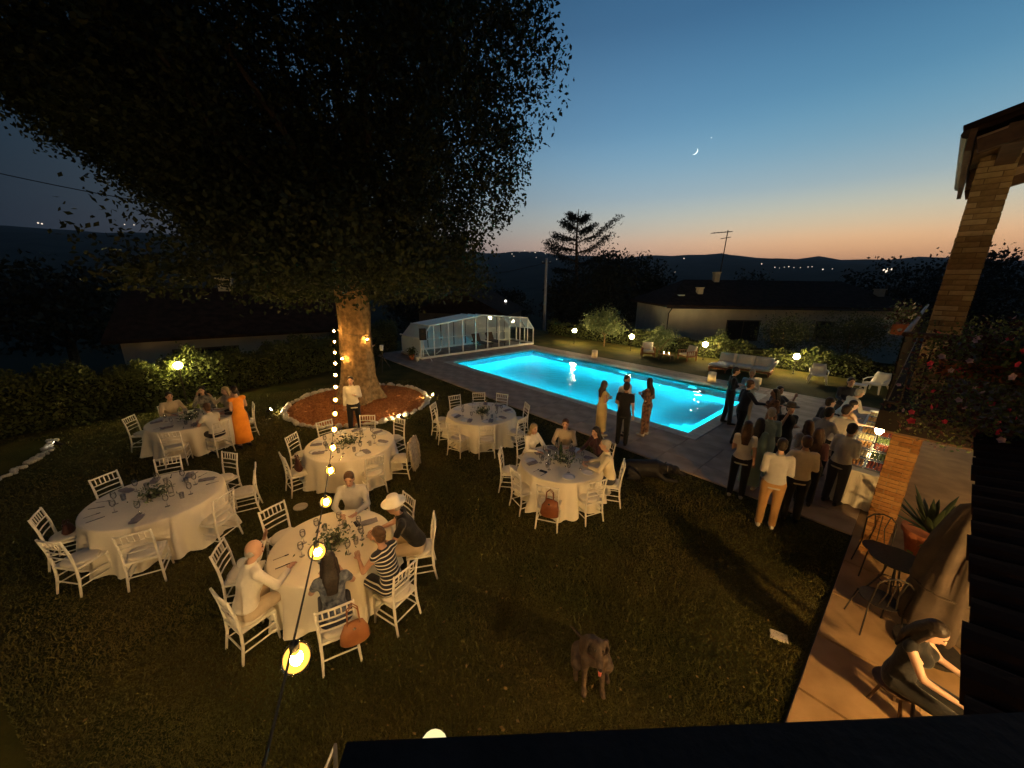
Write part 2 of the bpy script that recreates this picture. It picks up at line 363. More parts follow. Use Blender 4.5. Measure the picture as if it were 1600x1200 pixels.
# ------------------------------------------------------------------ big tree with its mulch bed
BED = (-5.6, 12.95, 2.42)
def in_bed(x, y, k=1.0): return (x - BED[0]) ** 2 + (y - BED[1]) ** 2 < (BED[2] * k) ** 2
def stone_mesh(seed, r=1.0):
    rr = random.Random(seed); mb = MB(); mb.ball((0, 0, 0), (1, .78, .62), n=8, k=6)
    mb.v = [tuple(c * (1 + rr.uniform(-.16, .16)) for c in p) for p in mb.v]; return mb.mesh('stone', m_stone, smooth=True)
STONES = [stone_mesh(i) for i in range(7)]
def build_bed():
    bed = empty('tree_bed', (BED[0], BED[1], 0), label='round reddish bark mulch bed edged with pale stones at the big tree', cat='flower bed')
    n = 48; mb = MB(); V = [(0, 0, .13)]; F = []
    rings = [.5, 1.0, 1.5, 2.0, 2.3, 2.42]
    for k, r in enumerate(rings):
        for j in range(n):
            a = 2 * math.pi * j / n; V.append((r * math.cos(a), r * math.sin(a), [.13, .12, .10, .07, .03, -.05][k] + random.uniform(-.012, .012)))
    for j in range(n): F.append((0, 1 + j, 1 + (j + 1) % n))
    for k in range(len(rings) - 1):
        for j in range(n): a = 1 + k * n; F.append((a + j, a + n + j, a + n + (j + 1) % n, a + (j + 1) % n))
    mb.add(V, F); mb.build('mulch', m_mulch, bed, smooth=True)
    # bark chips
    k = 9000; a = RNG.uniform(0, 2 * math.pi, k); r = 2.3 * np.sqrt(RNG.uniform(0.02, 1, k)); c = np.stack([r * np.cos(a), r * np.sin(a), np.interp(r, [.5, 1, 1.5, 2, 2.3], [.13, .12, .10, .07, .03]) + RNG.uniform(.0, .03, k)], 1)
    th = RNG.uniform(0, math.pi, k); sx = RNG.uniform(.015, .045, k); sy = RNG.uniform(.008, .016, k); tz = RNG.uniform(-.012, .012, (k, 2))
    ax = np.stack([np.cos(th) * sx, np.sin(th) * sx, tz[:, 0]], 1); ay = np.stack([-np.sin(th) * sy, np.cos(th) * sy, tz[:, 1]], 1)
    V = np.stack([c - ax - ay, c + ax - ay, c + ax + ay, c - ax + ay], 1).reshape(-1, 3)
    o = bpy.data.objects.new('bark_chips', raw_mesh('bark_chips', V, np.arange(4 * k).reshape(-1, 4), m_mulch)); link(o, bed); o['kind'] = 'stuff'
    a = 0.0; i = 0
    while a < 2 * math.pi - .06:
        sz = random.uniform(.09, .15); o = bpy.data.objects.new('stone', random.choice(STONES)); link(o, bed)
        rr = BED[2] + random.uniform(-.05, .06); o.location = (rr * math.cos(a), rr * math.sin(a), sz * .38); o.scale = (sz * random.uniform(.9, 1.35), sz, sz * random.uniform(.85, 1.2)); o.rotation_euler = (random.uniform(-.3, .3), random.uniform(-.3, .3), a + math.pi / 2 + random.uniform(-.4, .4))
        a += sz * 2.15 / BED[2]; i += 1
    # low border of stones in the left corner bed
    bed2 = empty('corner_bed', (-12.4, 8.2, 0), label='curved border of small pale stones on the lawn at far left', cat='flower bed')
    mb = MB(); pts = [(-11.3, 7.0), (-11.45, 7.6), (-11.7, 8.2), (-12.05, 8.8), (-12.6, 9.3), (-13.4, 9.3), (-13.9, 8.4), (-13.6, 7.2), (-12.6, 6.6)]
    mb.poly([(x + 12.4, y - 8.2) for x, y in pts], -.05, .04); mb.build('soil', m_lawn, bed2)
    for k in range(44):
        f = k / 43 * 4; i = min(int(f), 3); q = f - i; x = pts[i][0] * (1 - q) + pts[i + 1][0] * q; y = pts[i][1] * (1 - q) + pts[i + 1][1] * q
        sz = random.uniform(.05, .10); o = bpy.data.objects.new('stone', random.choice(STONES)); link(o, bed2); o.location = (x + 12.4 + random.uniform(-.09, .09), y - 8.2 + random.uniform(-.09, .09), .05); o.scale = (sz, sz, sz); o.rotation_euler = (0, 0, random.uniform(0, 6))
build_bed()
def leaf_cloud(P, size, seed=0, aspect=.62, up=.0):
    """one folded quad per point"""
    rg = np.random.default_rng(seed); n = len(P); s = rg.uniform(size[0], size[1], n)[:, None]
    d = rg.normal(size=(n, 3)); d /= np.linalg.norm(d, axis=1)[:, None]
    e = rg.normal(size=(n, 3)); e[:, 2] += up; e -= d * (e * d).sum(1)[:, None]; e /= np.linalg.norm(e, axis=1)[:, None] + 1e-9
    nn = np.cross(d, e)
    V = np.stack([P - d * s * .5, P + e * s * aspect * .5 + nn * s * .08, P + d * s * .5, P - e * s * aspect * .5 + nn * s * .08], 1).reshape(-1, 3)
    return V, np.arange(4 * n).reshape(-1, 4)
def build_big_tree():
    tr = empty('broadleaf_tree', (-5.7, 13.15, 0), label='huge dark broadleaf tree spreading over the lawn beside the pool', cat='tree')
    rr = random.Random(3)
    n = 44; V = []; F = []
    zs = [-.1, .1, .3, .6, 1.0, 1.5, 2.0, 2.6, 3.2, 3.8, 4.6, 5.6, 7.0, 9.0]
    rad = [.98, .86, .74, .65, .585, .545, .525, .51, .505, .52, .50, .44, .36, .26]
    for i, (z, r) in enumerate(zip(zs, rad)):
        for j in range(n):
            a = 2 * math.pi * j / n; fl = max(0, 1 - z / 1.0) * .18 * math.sin(5 * a + .6) ; rip = .03 * math.sin(9 * a + z * .7) + .022 * math.sin(17 * a - z * .5) + rr.uniform(-.02, .02)
            V.append((math.cos(a) * (r + fl + rip) + .10 * math.sin(z * .5), math.sin(a) * (r + fl + rip), z))
    for i in range(len(zs) - 1):
        for j in range(n): F.append((i * n + j, i * n + (j + 1) % n, (i + 1) * n + (j + 1) % n, (i + 1) * n + j))
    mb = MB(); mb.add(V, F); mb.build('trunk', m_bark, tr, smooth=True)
    C0 = Vector((-1.25, .0, 10.8)); RX, RY, RZ = 8.05, 6.0, 7.2
    tips = []
    for k in range(26):
        az = 2 * math.pi * k / 26 + rr.uniform(-.2, .2); z0 = rr.uniform(4.2, 8.0); e = rr.uniform(.45, .95) if k % 3 else rr.uniform(.6, 1.3)
        d = Vector((math.cos(az) * math.cos(e), math.sin(az) * math.cos(e), math.sin(e)))
        ln = rr.uniform(4.5, 7.2) * (1.15 if math.cos(az) < -.3 else 1)
        p0 = Vector((.1 * math.sin(z0 * .5), 0, z0)); pts = [p0]
        for q in (.3, .6, .85, 1.0): pts.append(p0 + d * ln * q + Vector((rr.uniform(-.4, .4), rr.uniform(-.4, .4), .5 * q * q - .6 * q ** 3)))
        mb = MB(); mb.loft(pts, [.20, .14, .09, .05, .02], n=6); mb.build('limb', m_limb_shade, tr, smooth=True); tips += pts[2:]
    # leaf clumps through the crown volume, denser towards the outside
    rg = np.random.default_rng(11); nc = 1900
    d = rg.normal(size=(nc, 3)); d /= np.linalg.norm(d, axis=1)[:, None]; q = rg.uniform(0.12, 1, nc) ** .42
    c = np.array(C0) + d * q[:, None] * np.array([RX, RY, RZ])
    zb = np.interp(c[:, 0], [-10, -5.8, -3.3, 1.7, 5, 6.2, 7.1], [9.4, 7.0, 4.6, 4.3, 5.6, 8.2, 11.0])
    zb = zb + .8 * np.maximum(0, -c[:, 1] - .5); flat = c[:, 2] < zb; c[flat, 2] = zb[flat] + rg.uniform(0, 1.3, flat.sum())
    k = 420; ex = np.stack([rg.uniform(-9.3, -2.5, k), rg.uniform(-1.5, 4.5, k), np.zeros(k)], 1); ex[:, 2] = np.interp(ex[:, 0], [-10, -5.8, -3.3], [9.5, 7.1, 4.7]) + .8 * np.maximum(0, -ex[:, 1] - .8) + rg.uniform(.1, 3.2, k); c = np.concatenate([c, ex])
    c = np.concatenate([c, np.array([tuple(t) for t in tips]) + rg.normal(size=(len(tips), 3)) * .4])
    # drooping skirt clumps on the underside
    k = 420; a = rg.uniform(0, 2 * math.pi, k); r = rg.uniform(.9, 5.2, k); sk = np.stack([-.4 + r * np.cos(a), r * np.sin(a), rg.uniform(3.75, 5.6, k) + .10 * r], 1); sk = sk[sk[:, 0] > -3.6]
    c = np.concatenate([c, sk])
    m = 115; cr = rg.uniform(.42, .95, len(c))
    off = np.clip(rg.normal(size=(len(c), m, 3)), -1.7, 1.7) * .55 * cr[:, None, None]; off[:, :, 2] *= .75
    P = (c[:, None, :] + off).reshape(-1, 3)
    V, F = leaf_cloud(P, (.09, .18), 5)
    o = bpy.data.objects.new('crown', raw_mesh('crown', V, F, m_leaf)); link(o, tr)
build_big_tree()
# ------------------------------------------------------------------ grass blades, thick near the camera
def build_grass():
    n = 420000; rg = np.random.default_rng(2)
    r = np.exp(rg.uniform(math.log(2.3), math.log(17), n)); az = rg.uniform(-62, 62, n) * math.pi / 180
    x, y = r * np.sin(az), r * np.cos(az)
    s = (x - OX) * VX + (y - OY) * VY; t = (x - OX) * UX + (y - OY) * UY
    ok = (s < 17.07) & (t < -2.43) & ((x - BED[0]) ** 2 + (y - BED[1]) ** 2 > 2.45 ** 2) & (s > -.6)
    x, y, r = x[ok], y[ok], r[ok]; n = len(x)
    h = rg.uniform(.018, .05, n) * (1 + .4 * np.sin(x * 1.3) * np.sin(y * 1.7)); w = (.0016 + .0011 * r) * rg.uniform(.7, 1.3, n)
    a = rg.uniform(0, 2 * math.pi, n); ln = rg.normal(size=(n, 2)) * .022
    b = np.stack([x, y, np.zeros(n)], 1); wx = np.stack([np.cos(a) * w, np.sin(a) * w, np.zeros(n)], 1)
    tip = b + np.stack([ln[:, 0], ln[:, 1], h], 1)
    V = np.stack([b - wx, b + wx, tip], 1).reshape(-1, 3)
    o = bpy.data.objects.new('grass', raw_mesh('grass', V, np.arange(3 * n).reshape(-1, 3), m_grass)); link(o)
    tag(o, 'short dry lawn grass between the tables and the house', 'grass', kind='stuff')
build_grass()
def build_litter():
    """fallen leaves lying about on the grass"""
    rg = np.random.default_rng(21); n = 380; r = np.exp(rg.uniform(math.log(2.6), math.log(13), n)); az = rg.uniform(-60, 45, n) * math.pi / 180; x, y = r * np.sin(az), r * np.cos(az)
    s = (x - OX) * VX + (y - OY) * VY; t = (x - OX) * UX + (y - OY) * UY; ok = (s < 17.0) & (t < -2.5); x, y = x[ok], y[ok]
    P = np.stack([x, y, rg.uniform(.03, .05, len(x))], 1); V, F = leaf_cloud(P, (.025, .06), 8); V[:, 2] = .035 + (V[:, 2] - .035) * .35
    o = bpy.data.objects.new('fallen_leaves', raw_mesh('fallen_leaves', V, F, mat('dry_leaf', (.12, .075, .025), (.24, .17, .06), scale=3, rough=.9))); link(o); tag(o, 'small fallen leaves scattered on the lawn', 'leaves', kind='stuff')
build_litter()
# ------------------------------------------------------------------ hedge and garden shrubs
def build_hedge():
    h = empty('hedge', (-11, 14, 0), label='long clipped green hedge bordering the left side of the lawn', cat='hedge')
    line = [(-17.5, 3.0), (-15.6, 7.0), (-14.6, 9.6), (-12.75, 12.5), (-10.2, 16.3), (-9.3, 19.0), (-8.6, 21.8), (-8.2, 24.5)]
    L = np.array(line); seg = np.hypot(*(L[1:] - L[:-1]).T); cum = np.concatenate([[0], np.cumsum(seg)])
    rg = np.random.default_rng(4); n = 52000
    q = rg.uniform(0, cum[-1], n); x = np.interp(q, cum, L[:, 0]); y = np.interp(q, cum, L[:, 1])
    top = 1.42 + .16 * np.sin(q * 1.7) + .12 * np.sin(q * 4.3 + 1) + .08 * np.sin(q * 9.1); a = rg.uniform(0, 1, n)
    w = .62 + .1 * np.sin(q * 3.1); side = np.sign(rg.uniform(-1, 1, n))
    on_top = a < .34
    off = np.where(on_top, rg.uniform(-1, 1, n) * w, side * w * rg.uniform(.72, 1.1, n)); z = np.where(on_top, top * rg.uniform(.9, 1.12, n), top * rg.uniform(.03, 1, n))
    i = np.clip(np.searchsorted(cum, q) - 1, 0, len(seg) - 1); d = (L[1:] - L[:-1])[i] / seg[i][:, None]
    P = np.stack([x - d[:, 1] * off + 11, y + d[:, 0] * off - 14, z], 1) + rg.normal(size=(n, 3)) * .05
    V, F = leaf_cloud(P, (.07, .15), 6); o = bpy.data.objects.new('foliage', raw_mesh('foliage', V, F, m_hedge)); link(o, h)
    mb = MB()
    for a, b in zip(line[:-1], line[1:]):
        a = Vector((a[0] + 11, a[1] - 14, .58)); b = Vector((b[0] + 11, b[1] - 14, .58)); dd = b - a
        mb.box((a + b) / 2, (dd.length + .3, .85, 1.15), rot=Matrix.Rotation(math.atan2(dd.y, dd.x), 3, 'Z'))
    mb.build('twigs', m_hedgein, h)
build_hedge()
def bush(name, label, loc, rx, rz, n, size, mt, stem=0.0, seed=0, group=None, cat='bush', zc=None):
    t = empty(name, loc, label=label, cat=cat, group=group); rg = np.random.default_rng(seed + 50)
    nc = 22; d = rg.normal(size=(nc, 3)); d /= np.linalg.norm(d, axis=1)[:, None]; c = d * np.array([rx, rx, rz]) * rg.uniform(.3, .85, nc)[:, None]; c[:, 2] += stem + rz
    P = (c[:, None, :] + rg.normal(size=(nc, n // nc, 3)) * np.array([rx, rx, rz]) * .24).reshape(-1, 3); P[:, 2] = np.maximum(P[:, 2], .04)
    V, F = leaf_cloud(P, size, seed, aspect=.5); o = bpy.data.objects.new('foliage', raw_mesh('foliage', V, F, mt)); link(o, t)
    mb = MB(); mb.loft([(0, 0, -.05), (.03, .02, stem * .6 + .05), (.0, .05, stem + rz * .9)], [.07, .055, .03], n=7); mb.build('stem', m_bark, t)
    rr = random.Random(seed)
    for k in range(5):
        a = k * 1.3; mb = MB(); mb.loft([(.02, .02, stem * .8 + .1), (rx * .35 * math.cos(a), rx * .35 * math.sin(a), stem + rz * .7), (rx * .7 * math.cos(a), rx * .7 * math.sin(a), stem + rz * 1.2)], [.035, .025, .012], n=5); mb.build('branch', m_bark, t)
    return t
bush('fruit_tree', 'small lamp-lit olive green tree on a short trunk beyond the pool', (6.55, 26.3, 0), 1.45, .95, 4200, (.10, .2), m_olive, stem=.75, seed=1, cat='tree')
bush('round_shrub', 'rounded green shrub behind the pale armchair', (9.6, 23.9, 0), .95, .85, 3000, (.09, .17), m_olive, seed=2)
bush('thin_shrub', 'thin upright shrub left of the white sofa', (12.6, 22.3, 0), .5, .85, 1300, (.08, .15), m_hedge, seed=3)
bush('loose_bush', 'loose twiggy bush behind the right end of the white sofa', (16.9, 22.8, 0), 1.5, 1.4, 3400, (.09, .17), m_hedge, seed=4)
bush('broad_bush', 'broad dark bush behind the lamp near the white plastic chair', (19.8, 21.6, 0), 2.0, 1.55, 4600, (.1, .18), m_hedge, seed=5)
bush('low_bush', 'low dark bush at the lawn edge behind the white plastic chairs', (22.6, 19.6, 0), 1.9, 1.4, 4200, (.1, .18), m_hedge, seed=6)
def back_hedge():
    t = empty('back_hedge', st(8, 13.6), GROT, label='dark low hedge along the far edge of the garden', cat='hedge'); rg = np.random.default_rng(9); n = 30000
    s = rg.uniform(-13, 18, n); P = np.stack([s, rg.uniform(-.6, .6, n), rg.uniform(0, 1, n) * (1.05 + .18 * np.sin(s * 1.3) + .12 * np.sin(s * 3.7))], 1)
    V, F = leaf_cloud(P, (.10, .2), 12); o = bpy.data.objects.new('foliage', raw_mesh('foliage', V, F, m_hedge)); link(o, t)
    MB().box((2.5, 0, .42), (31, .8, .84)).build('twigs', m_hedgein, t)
back_hedge()
# ------------------------------------------------------------------ trees beyond the garden
def far_tree(name, label, x, y, ztop, rx, n=2600, size=(.26, .52), seed=0, zc=None, flat=.8):
    z0 = hills(x, y); t = empty(name, (x, y, z0), label=label, cat='tree', group='trees beyond the garden'); H = ztop - z0; rg = np.random.default_rng(seed + 90); n = int(n * 2.6)
    rz = H * .42; nc = 90; d = rg.normal(size=(nc, 3)); d /= np.linalg.norm(d, axis=1)[:, None]
    c = d * np.array([rx, rx, rz]) * rg.uniform(.25, .88, nc)[:, None]; c[:, 2] += H - rz * 1.05
    P = (c[:, None, :] + rg.normal(size=(nc, n // nc, 3)) * np.array([rx * .14, rx * .14, rz * .13])).reshape(-1, 3); P[:, 2] = np.minimum(P[:, 2], H)
    V, F = leaf_cloud(P, size, seed); o = bpy.data.objects.new('crown', raw_mesh('crown', V, F, m_dark_leaf)); link(o, t)
    mb = MB(); mb.loft([(0, 0, -.3), (.1, 0, H * .3), (0, .1, H * .75)], [.35, .28, .12], n=7); mb.build('trunk', m_bark, t)
far_tree('dark_tree', 'broad dark tree mass behind the pool lawn, right of the cedar', 13.0, 50, 9.2, 5.2, 4200, seed=1)
far_tree('dark_tree', 'dark rounded tree left of the right hand house roof', 18.0, 52, 8.4, 4.0, 3000, seed=2)
far_tree('dark_tree', 'low dark tree at the foot of the cedar', 6.6, 48, 5.6, 3.6, 2600, seed=3)
far_tree('dark_tree', 'dark tree on the right skyline nearest the hill lights', 45, 46, 7.7, 6.0, 3000, seed=4)
far_tree('dark_tree', 'dark tree on the right skyline behind the brick pillar', 54, 45, 9.2, 6.5, 3400, seed=5)
far_tree('dark_tree', 'dark tree at the right frame edge below the eaves', 61, 41, 9.5, 6.0, 3000, seed=6)
far_tree('dark_tree', 'dark tree behind the left house near the tall hedge end', -26, 38, 4.8, 5.0, 2600, seed=7)
far_tree('dark_tree', 'dark tree at the far left beyond the stone border', -34, 28, 6.0, 6.0, 3000, seed=8)
far_tree('dark_tree', 'dark tree between the big trunk and the pool enclosure', -13.5, 52, 4.6, 4.2, 2400, seed=9)
far_tree('dark_tree', 'dark tree in the valley left of the utility pole', -1.2, 62, 4.2, 4.6, 2600, seed=10)
far_tree('dark_tree', 'dark tree behind the right end of the house roof', 33, 52, 6.4, 4.6, 2600, seed=11)
def cedar():
    x, y = 9.4, 58.0; z0 = hills(x, y); H = 14.6 - z0; t = empty('cedar_tree', (x, y, z0), label='bare-topped cedar with sweeping branches against the sunset sky', cat='tree')
    mb = MB(); mb.loft([(0, 0, -.3), (.15, 0, H * .5), (-.2, 0, H * .8), (-.1, 0, H)], [.4, .3, .16, .04], n=7); mb.build('trunk', m_bark, t)
    P = []; rr = random.Random(5)
    spec = [(.62, -3.9, 2.5), (.70, -4.4, 1.7), (.78, -3.4, 1.0), (.86, -2.2, 1.4), (.93, -1.3, 1.0), (.60, 3.4, 1.5), (.68, 4.6, 3.4), (.76, 5.4, 4.3), (.84, 2.4, 1.3), (.92, 1.3, .9), (.55, -3.0, .4), (.52, 3.0, .3)]
    for f, dx, dz in spec:
        for dep in (-.8, .9):
            mb = MB(); a = Vector((-.1, 0, H * f)); b = a + Vector((dx * .5, dep * abs(dx) * .3, dz * .25)); c = a + Vector((dx, dep * abs(dx) * .55, dz * .8))
            pts = [a + (b - a) * k / 4 for k in range(4)] + [b + (c - b) * k / 5 for k in range(6)]
            mb.loft(pts, [.10 - .009 * k for k in range(10)], n=5); mb.build('branch', m_bark, t)
            for p in pts[2:]:
                for _ in range(34): P.append((p.x + rr.gauss(0, .30), p.y + rr.gauss(0, .3), p.z - abs(rr.gauss(0, .38)) + .06))
    for k in range(900): P.append((rr.gauss(-.1, .7), rr.gauss(0, .7), rr.uniform(H * .35, H * .97)))
    V, F = leaf_cloud(np.array(P), (.25, .55), 3, aspect=.3); o = bpy.data.objects.new('crown', raw_mesh('crown', V, F, m_dark_leaf)); link(o, t)
cedar()
# ------------------------------------------------------------------ neighbouring houses
def chimney(parent, p, w, h, mt=None):
    mb = MB(); mb.box((p[0], p[1], p[2] + h / 2), (w, w, h)); mb.box((p[0], p[1], p[2] + h + .04), (w * 1.25, w * 1.25, .08)); mb.build('chimney', mt or m_plaster, parent)
def window(parent, c, w, h, nrm, wallm=m_wet_wood):
    """window with frame, pane and sill on a wall whose outward normal is nrm (local)"""
    n = Vector(nrm); x = Vector((0, 0, 1)).cross(n); rot = Matrix((x, n, Vector((0, 0, 1)))).transposed()
    f = MB()
    for a, b, cx, cz in ((w + .16, .08, 0, h / 2 + .04), (w + .16, .08, 0, -h / 2 - .04)): f.box(Vector(c) + rot @ Vector((cx, .03, cz)), (a, .08, b), rot=rot)
    for sx in (-1, 1): f.box(Vector(c) + rot @ Vector((sx * (w / 2 + .04), .031, 0)), (.08, .08, h), rot=rot)
    fo = f.build('window', wallm, parent)
    MB().box(Vector(c) + rot @ Vector((0, .008, 0)), (w, .03, h), rot=rot).build('pane', m_glass_dark, fo)
    MB().box(Vector(c) + rot @ Vector((0, .02, 0)), (.05, .06, h), rot=rot).build('mullion', wallm, fo)
    MB().box(Vector(c) + rot @ Vector((0, .09, -h / 2 - .11)), (w + .3, .22, .06), rot=rot).build('sill', m_plaster, fo)
def gable_roof(parent, x0, x1, y0, y1, ze, zr, ov=.5, hip=1.5):
    ym = (y0 + y1) / 2; mb = MB(); th = .16
    a, b, c, d = x0 - ov, x1 + ov, y0 - ov, y1 + ov
    V = [(a, c, ze), (b, c, ze), (b, d, ze), (a, d, ze), (a + hip, ym, zr), (b - hip, ym, zr)]; V += [(x, y, z + th) for x, y, z in V]
    mb.add(V, [(6, 7, 11, 10), (8, 9, 10, 11), (7, 8, 11), (9, 6, 10), (3, 2, 1, 0), (0, 1, 7, 6), (1, 2, 8, 7), (2, 3, 9, 8), (3, 0, 6, 9)])
    return mb.build('roof', m_roof, parent)
m_pale = mat('pale_plaster', (.50, .46, .36), (.60, .55, .43), scale=1.2, rough=.9, bump=.15, bscale=18)
def house_right():
    h = empty('neighbour_house', (12.6, 30.2, -2.4), R(-1.0), label='low pale house with dark hipped roof beyond the pool lawn', cat='house')
    L, D, E = 19.0, 8.5, 5.0
    MB().box((L / 2, D / 2, E / 2), (L, D, E)).build('wall', m_pale, h)
    rf = gable_roof(h, 0, L, 0, D, E, E + 2.0, .6, 3.2)
    for x, y, z, w, hh in ((2.9, 1.6, E + .7, .42, .75), (1.2, 1.2, E + .35, .4, .5), (5.3, 4.0, E + 1.9, .45, .85), (17.6, 1.6, E + .8, .5, .7)): chimney(rf, (x, y, z), w, hh)
    window(h, (6.0, 0, 3.2), 2.5, 1.5, (0, -1, 0)); window(h, (12.5, 0, 3.3), 1.3, 1.3, (0, -1, 0))
    mb = MB(); mb.loft([(-.5, -.62, E - .02), (L + .5, -.62, E - .02)], .07, n=8); mb.build('gutter', m_iron, h)
    mb = MB(); mb.loft([(-.1, -.6, E - .1), (-.12, -.15, E - .5), (-.12, -.12, .1)], .05, n=8); mb.build('downpipe', m_iron, h)
    a = empty('roof_antenna', (18.4, 34.4, 4.6), label='thin television antenna mast on the right hand house roof', cat='antenna')
    MB().loft([(0, 0, -.2), (.12, 0, 4.3)], .045, n=6).build('mast', m_iron, a)
    q = MB(); q.loft([(-1.2, 0, 4.05), (.5, 0, 4.2)], .035, n=5)
    for k in range(6): q.loft([(-1.15 + k * .3, -.35, 4.06 + k * .025), (-1.15 + k * .3, .35, 4.06 + k * .025)], .022, n=4)
    q.loft([(-.4, 0, 3.6), (.45, 0, 3.75)], .03, n=5); q.build('aerial', m_iron, a)
house_right()
def house_left():
    h = empty('neighbour_house', (-18.9, 17.6, -2.6), R(33), label='low dim house with dark roof behind the left hedge', cat='house')
    L, D, E = 10.5, 8.0, 3.95
    MB().box((L / 2, D / 2, E / 2), (L, D, E)).build('wall', m_pale, h)
    rf = gable_roof(h, 0, L, 0, D, E, E + 2.3, .5, .2)
    window(h, (3.2, 0, 3.0), 2.6, .75, (0, -1, 0)); window(h, (8.6, 0, 3.0), 1.0, .9, (0, -1, 0))
    chimney(rf, (4.2, 4.0, E + 2.1), .7, .9)
    q = MB(); q.box((8.0, 2.4, E + 1.58), (.6, .8, .05), rot=Matrix.Rotation(R(27), 3, 'X')); q.build('skylight', mat('skylight_glass', (.5, .55, .6), rough=.1, spec=.8), rf)
house_left()
def house_mid():
    h = empty('neighbour_house', (-10.8, 43, -5.0), R(-14), label='dim gabled house in the valley behind the pool enclosure', cat='house')
    MB().box((5.0, 4.5, 3.0), (10, 9, 6.0)).build('wall', m_plaster2, h)
    q = MB(); q.add([(-.6, -.6, 5.9), (10.6, -.6, 5.9), (5.2, -.6, 8.5), (-.6, 9.6, 5.9), (10.6, 9.6, 5.9), (5.2, 9.6, 8.5)], [(0, 1, 2), (5, 4, 3), (0, 2, 5, 3), (1, 4, 5, 2), (0, 3, 4, 1)]); rf = q.build('roof', m_roof, h)
    chimney(rf, (2.8, 3, 6.9), .7, 1.0, m_plaster2)
    window(h, (2.6, 0, 4.6), 1.2, 1.5, (0, -1, 0)); window(h, (6.4, 0, 4.6), 1.2, 1.5, (0, -1, 0))
    p = empty('lamp_post', (-.9, 46, -3.4), label='short bright pole in the valley left of the utility pole', cat='post')
    MB().loft([(0, 0, 0), (0, 0, 5.4)], .10, n=8).build('post', m_white, p); MB().ball((0, 0, 5.5), .14).build('bulb', emit('post_bulb', (1, .95, .85), 4), p)
house_mid()
pole = empty('utility_pole', (3.22, 38, -3.2), label='pale concrete utility pole beyond the pool enclosure', cat='pole')
MB().loft([(0, 0, 0), (0, 0, 9.85)], [.17, .12], n=10).build('shaft', mat('concrete', (.36, .35, .33), (.44, .42, .40), scale=5, rough=.9), pole, smooth=True)
MB().box((0, 0, 9.4), (.9, .07, .08)).build('cross_arm', m_iron, pole)
for k in (-.35, .35): MB().lathe([(.03, 0), (.05, .05), (.03, .1)], (k, 0, 9.44), n=8).build('insulator', m_white, pole)
def cable():
    mb = MB(); a, b = Vector((-39, 26, 12.0)), Vector((-11, 36, 9.0)); pts = [a + (b - a) * k / 20 + Vector((0, 0, -1.0 * 4 * (k / 20) * (1 - k / 20))) for k in range(21)]
    mb.loft(pts, .03, n=5); tag(mb.build('overhead_cable', m_iron), 'thin overhead cable crossing the sky at far left', 'cable')
    mb = MB(); a, b = Vector((3.2, 38, 6.2)), Vector((-12, 50, 4.6)); pts = [a + (b - a) * k / 12 + Vector((0, 0, -.5 * 4 * (k / 12) * (1 - k / 12))) for k in range(13)]
    mb.loft(pts, .02, n=5); tag(mb.build('overhead_cable', m_iron), 'thin overhead cable running left from the pale utility pole', 'cable')
cable()
# ------------------------------------------------------------------ moon, star, lights on the hills
def sky_things():
    mb = MB(); n = 14; V = []; F = []; r = 24.0; c = Vector((1286, 3000, 921)); d = (c - Vector((0, 0, CAM_H))).normalized()
    x = Vector((0, 0, 1)).cross(d).normalized() * -1; y = d.cross(x) * -1; x, y = x, Vector((0, 0, 1))
    rot = R(-35)
    for i in range(n + 1):
        th = math.pi * i / n                               # pole to pole of the lune
        for k in range(5):
            ph = R(2 + 46 * k / 4)
            a, b, e = r * math.sin(th) * math.cos(ph), r * math.cos(th), -r * math.sin(th) * math.sin(ph)
            a2 = a * math.cos(rot) - b * math.sin(rot); b2 = a * math.sin(rot) + b * math.cos(rot)
            V.append(c + x * a2 + y * b2 + d * e)
    for i in range(n):
        for k in range(4): F.append((i * 5 + k, i * 5 + k + 1, (i + 1) * 5 + k + 1, (i + 1) * 5 + k))
    mb.add(V, F); tag(mb.build('moon', emit('moonlight', (.86, 1, 1), 1.6), smooth=True), 'thin bright crescent moon in the blue evening sky', 'moon')
    q = MB(); q.ball((1860, 4000, 1340), 4.5, n=8, k=6); tag(q.build('star', emit('star_glow', (.8, .95, 1), 1.3)), 'tiny evening star above the crescent moon', 'star')
sky_things()
def hill_lights():
    spots = [(-1151, 961, 126, 1), (-1148, 966, 125, 1), (-1050, 1071, 139, .8), (-1037, 1084, 140, .8), (38, 1335, 105, .8), (52, 1255, 95, .6), (67, 1218, 91, 1), (92, 1393, 108, .7), (91, 1120, 81, .8), (139, 1473, 109, .8), (18, 1180, 88, .6), (-5, 1188, 84, .8), (-28, 1352, 99, .6), (484, 1107, 72, 1), (510, 799, 44, 1), (467, 693, 33, .8), (474, 679, 33, .6), (486, 685, 34, .9), (478, 646, 31, .6), (489, 644, 32, .7), (500, 650, 33, .7), (464, 581, 26, 1.1), (483, 668, 32, .6), (462, 673, 31, .5), (478, 581, 27, .6), (456, 477, 22, 1.6), (444, 461, 20, 2.4), (456, 471, 22, 1.9), (464, 475, 23, 1.7), (472, 489, 24, 1.2), (1, 1040, 68, .6), (-67, 500, 2, 1.0), (-51, 489, 2, .7), (278, 664, 22, .5), (104, 938, 56, .6), (56, 962, 61, .6)]
    mb = MB()
    for x, y, z, k in spots: mb.ball((x, y, z + 1.5), math.hypot(x, y) * .0011 * k, n=6, k=4)
    tag(mb.build('hill_lights', emit('town_light', (1, .82, .62), 1.6)), 'scattered lights of distant houses on the dark hills', 'lights', kind='stuff')
hill_lights()
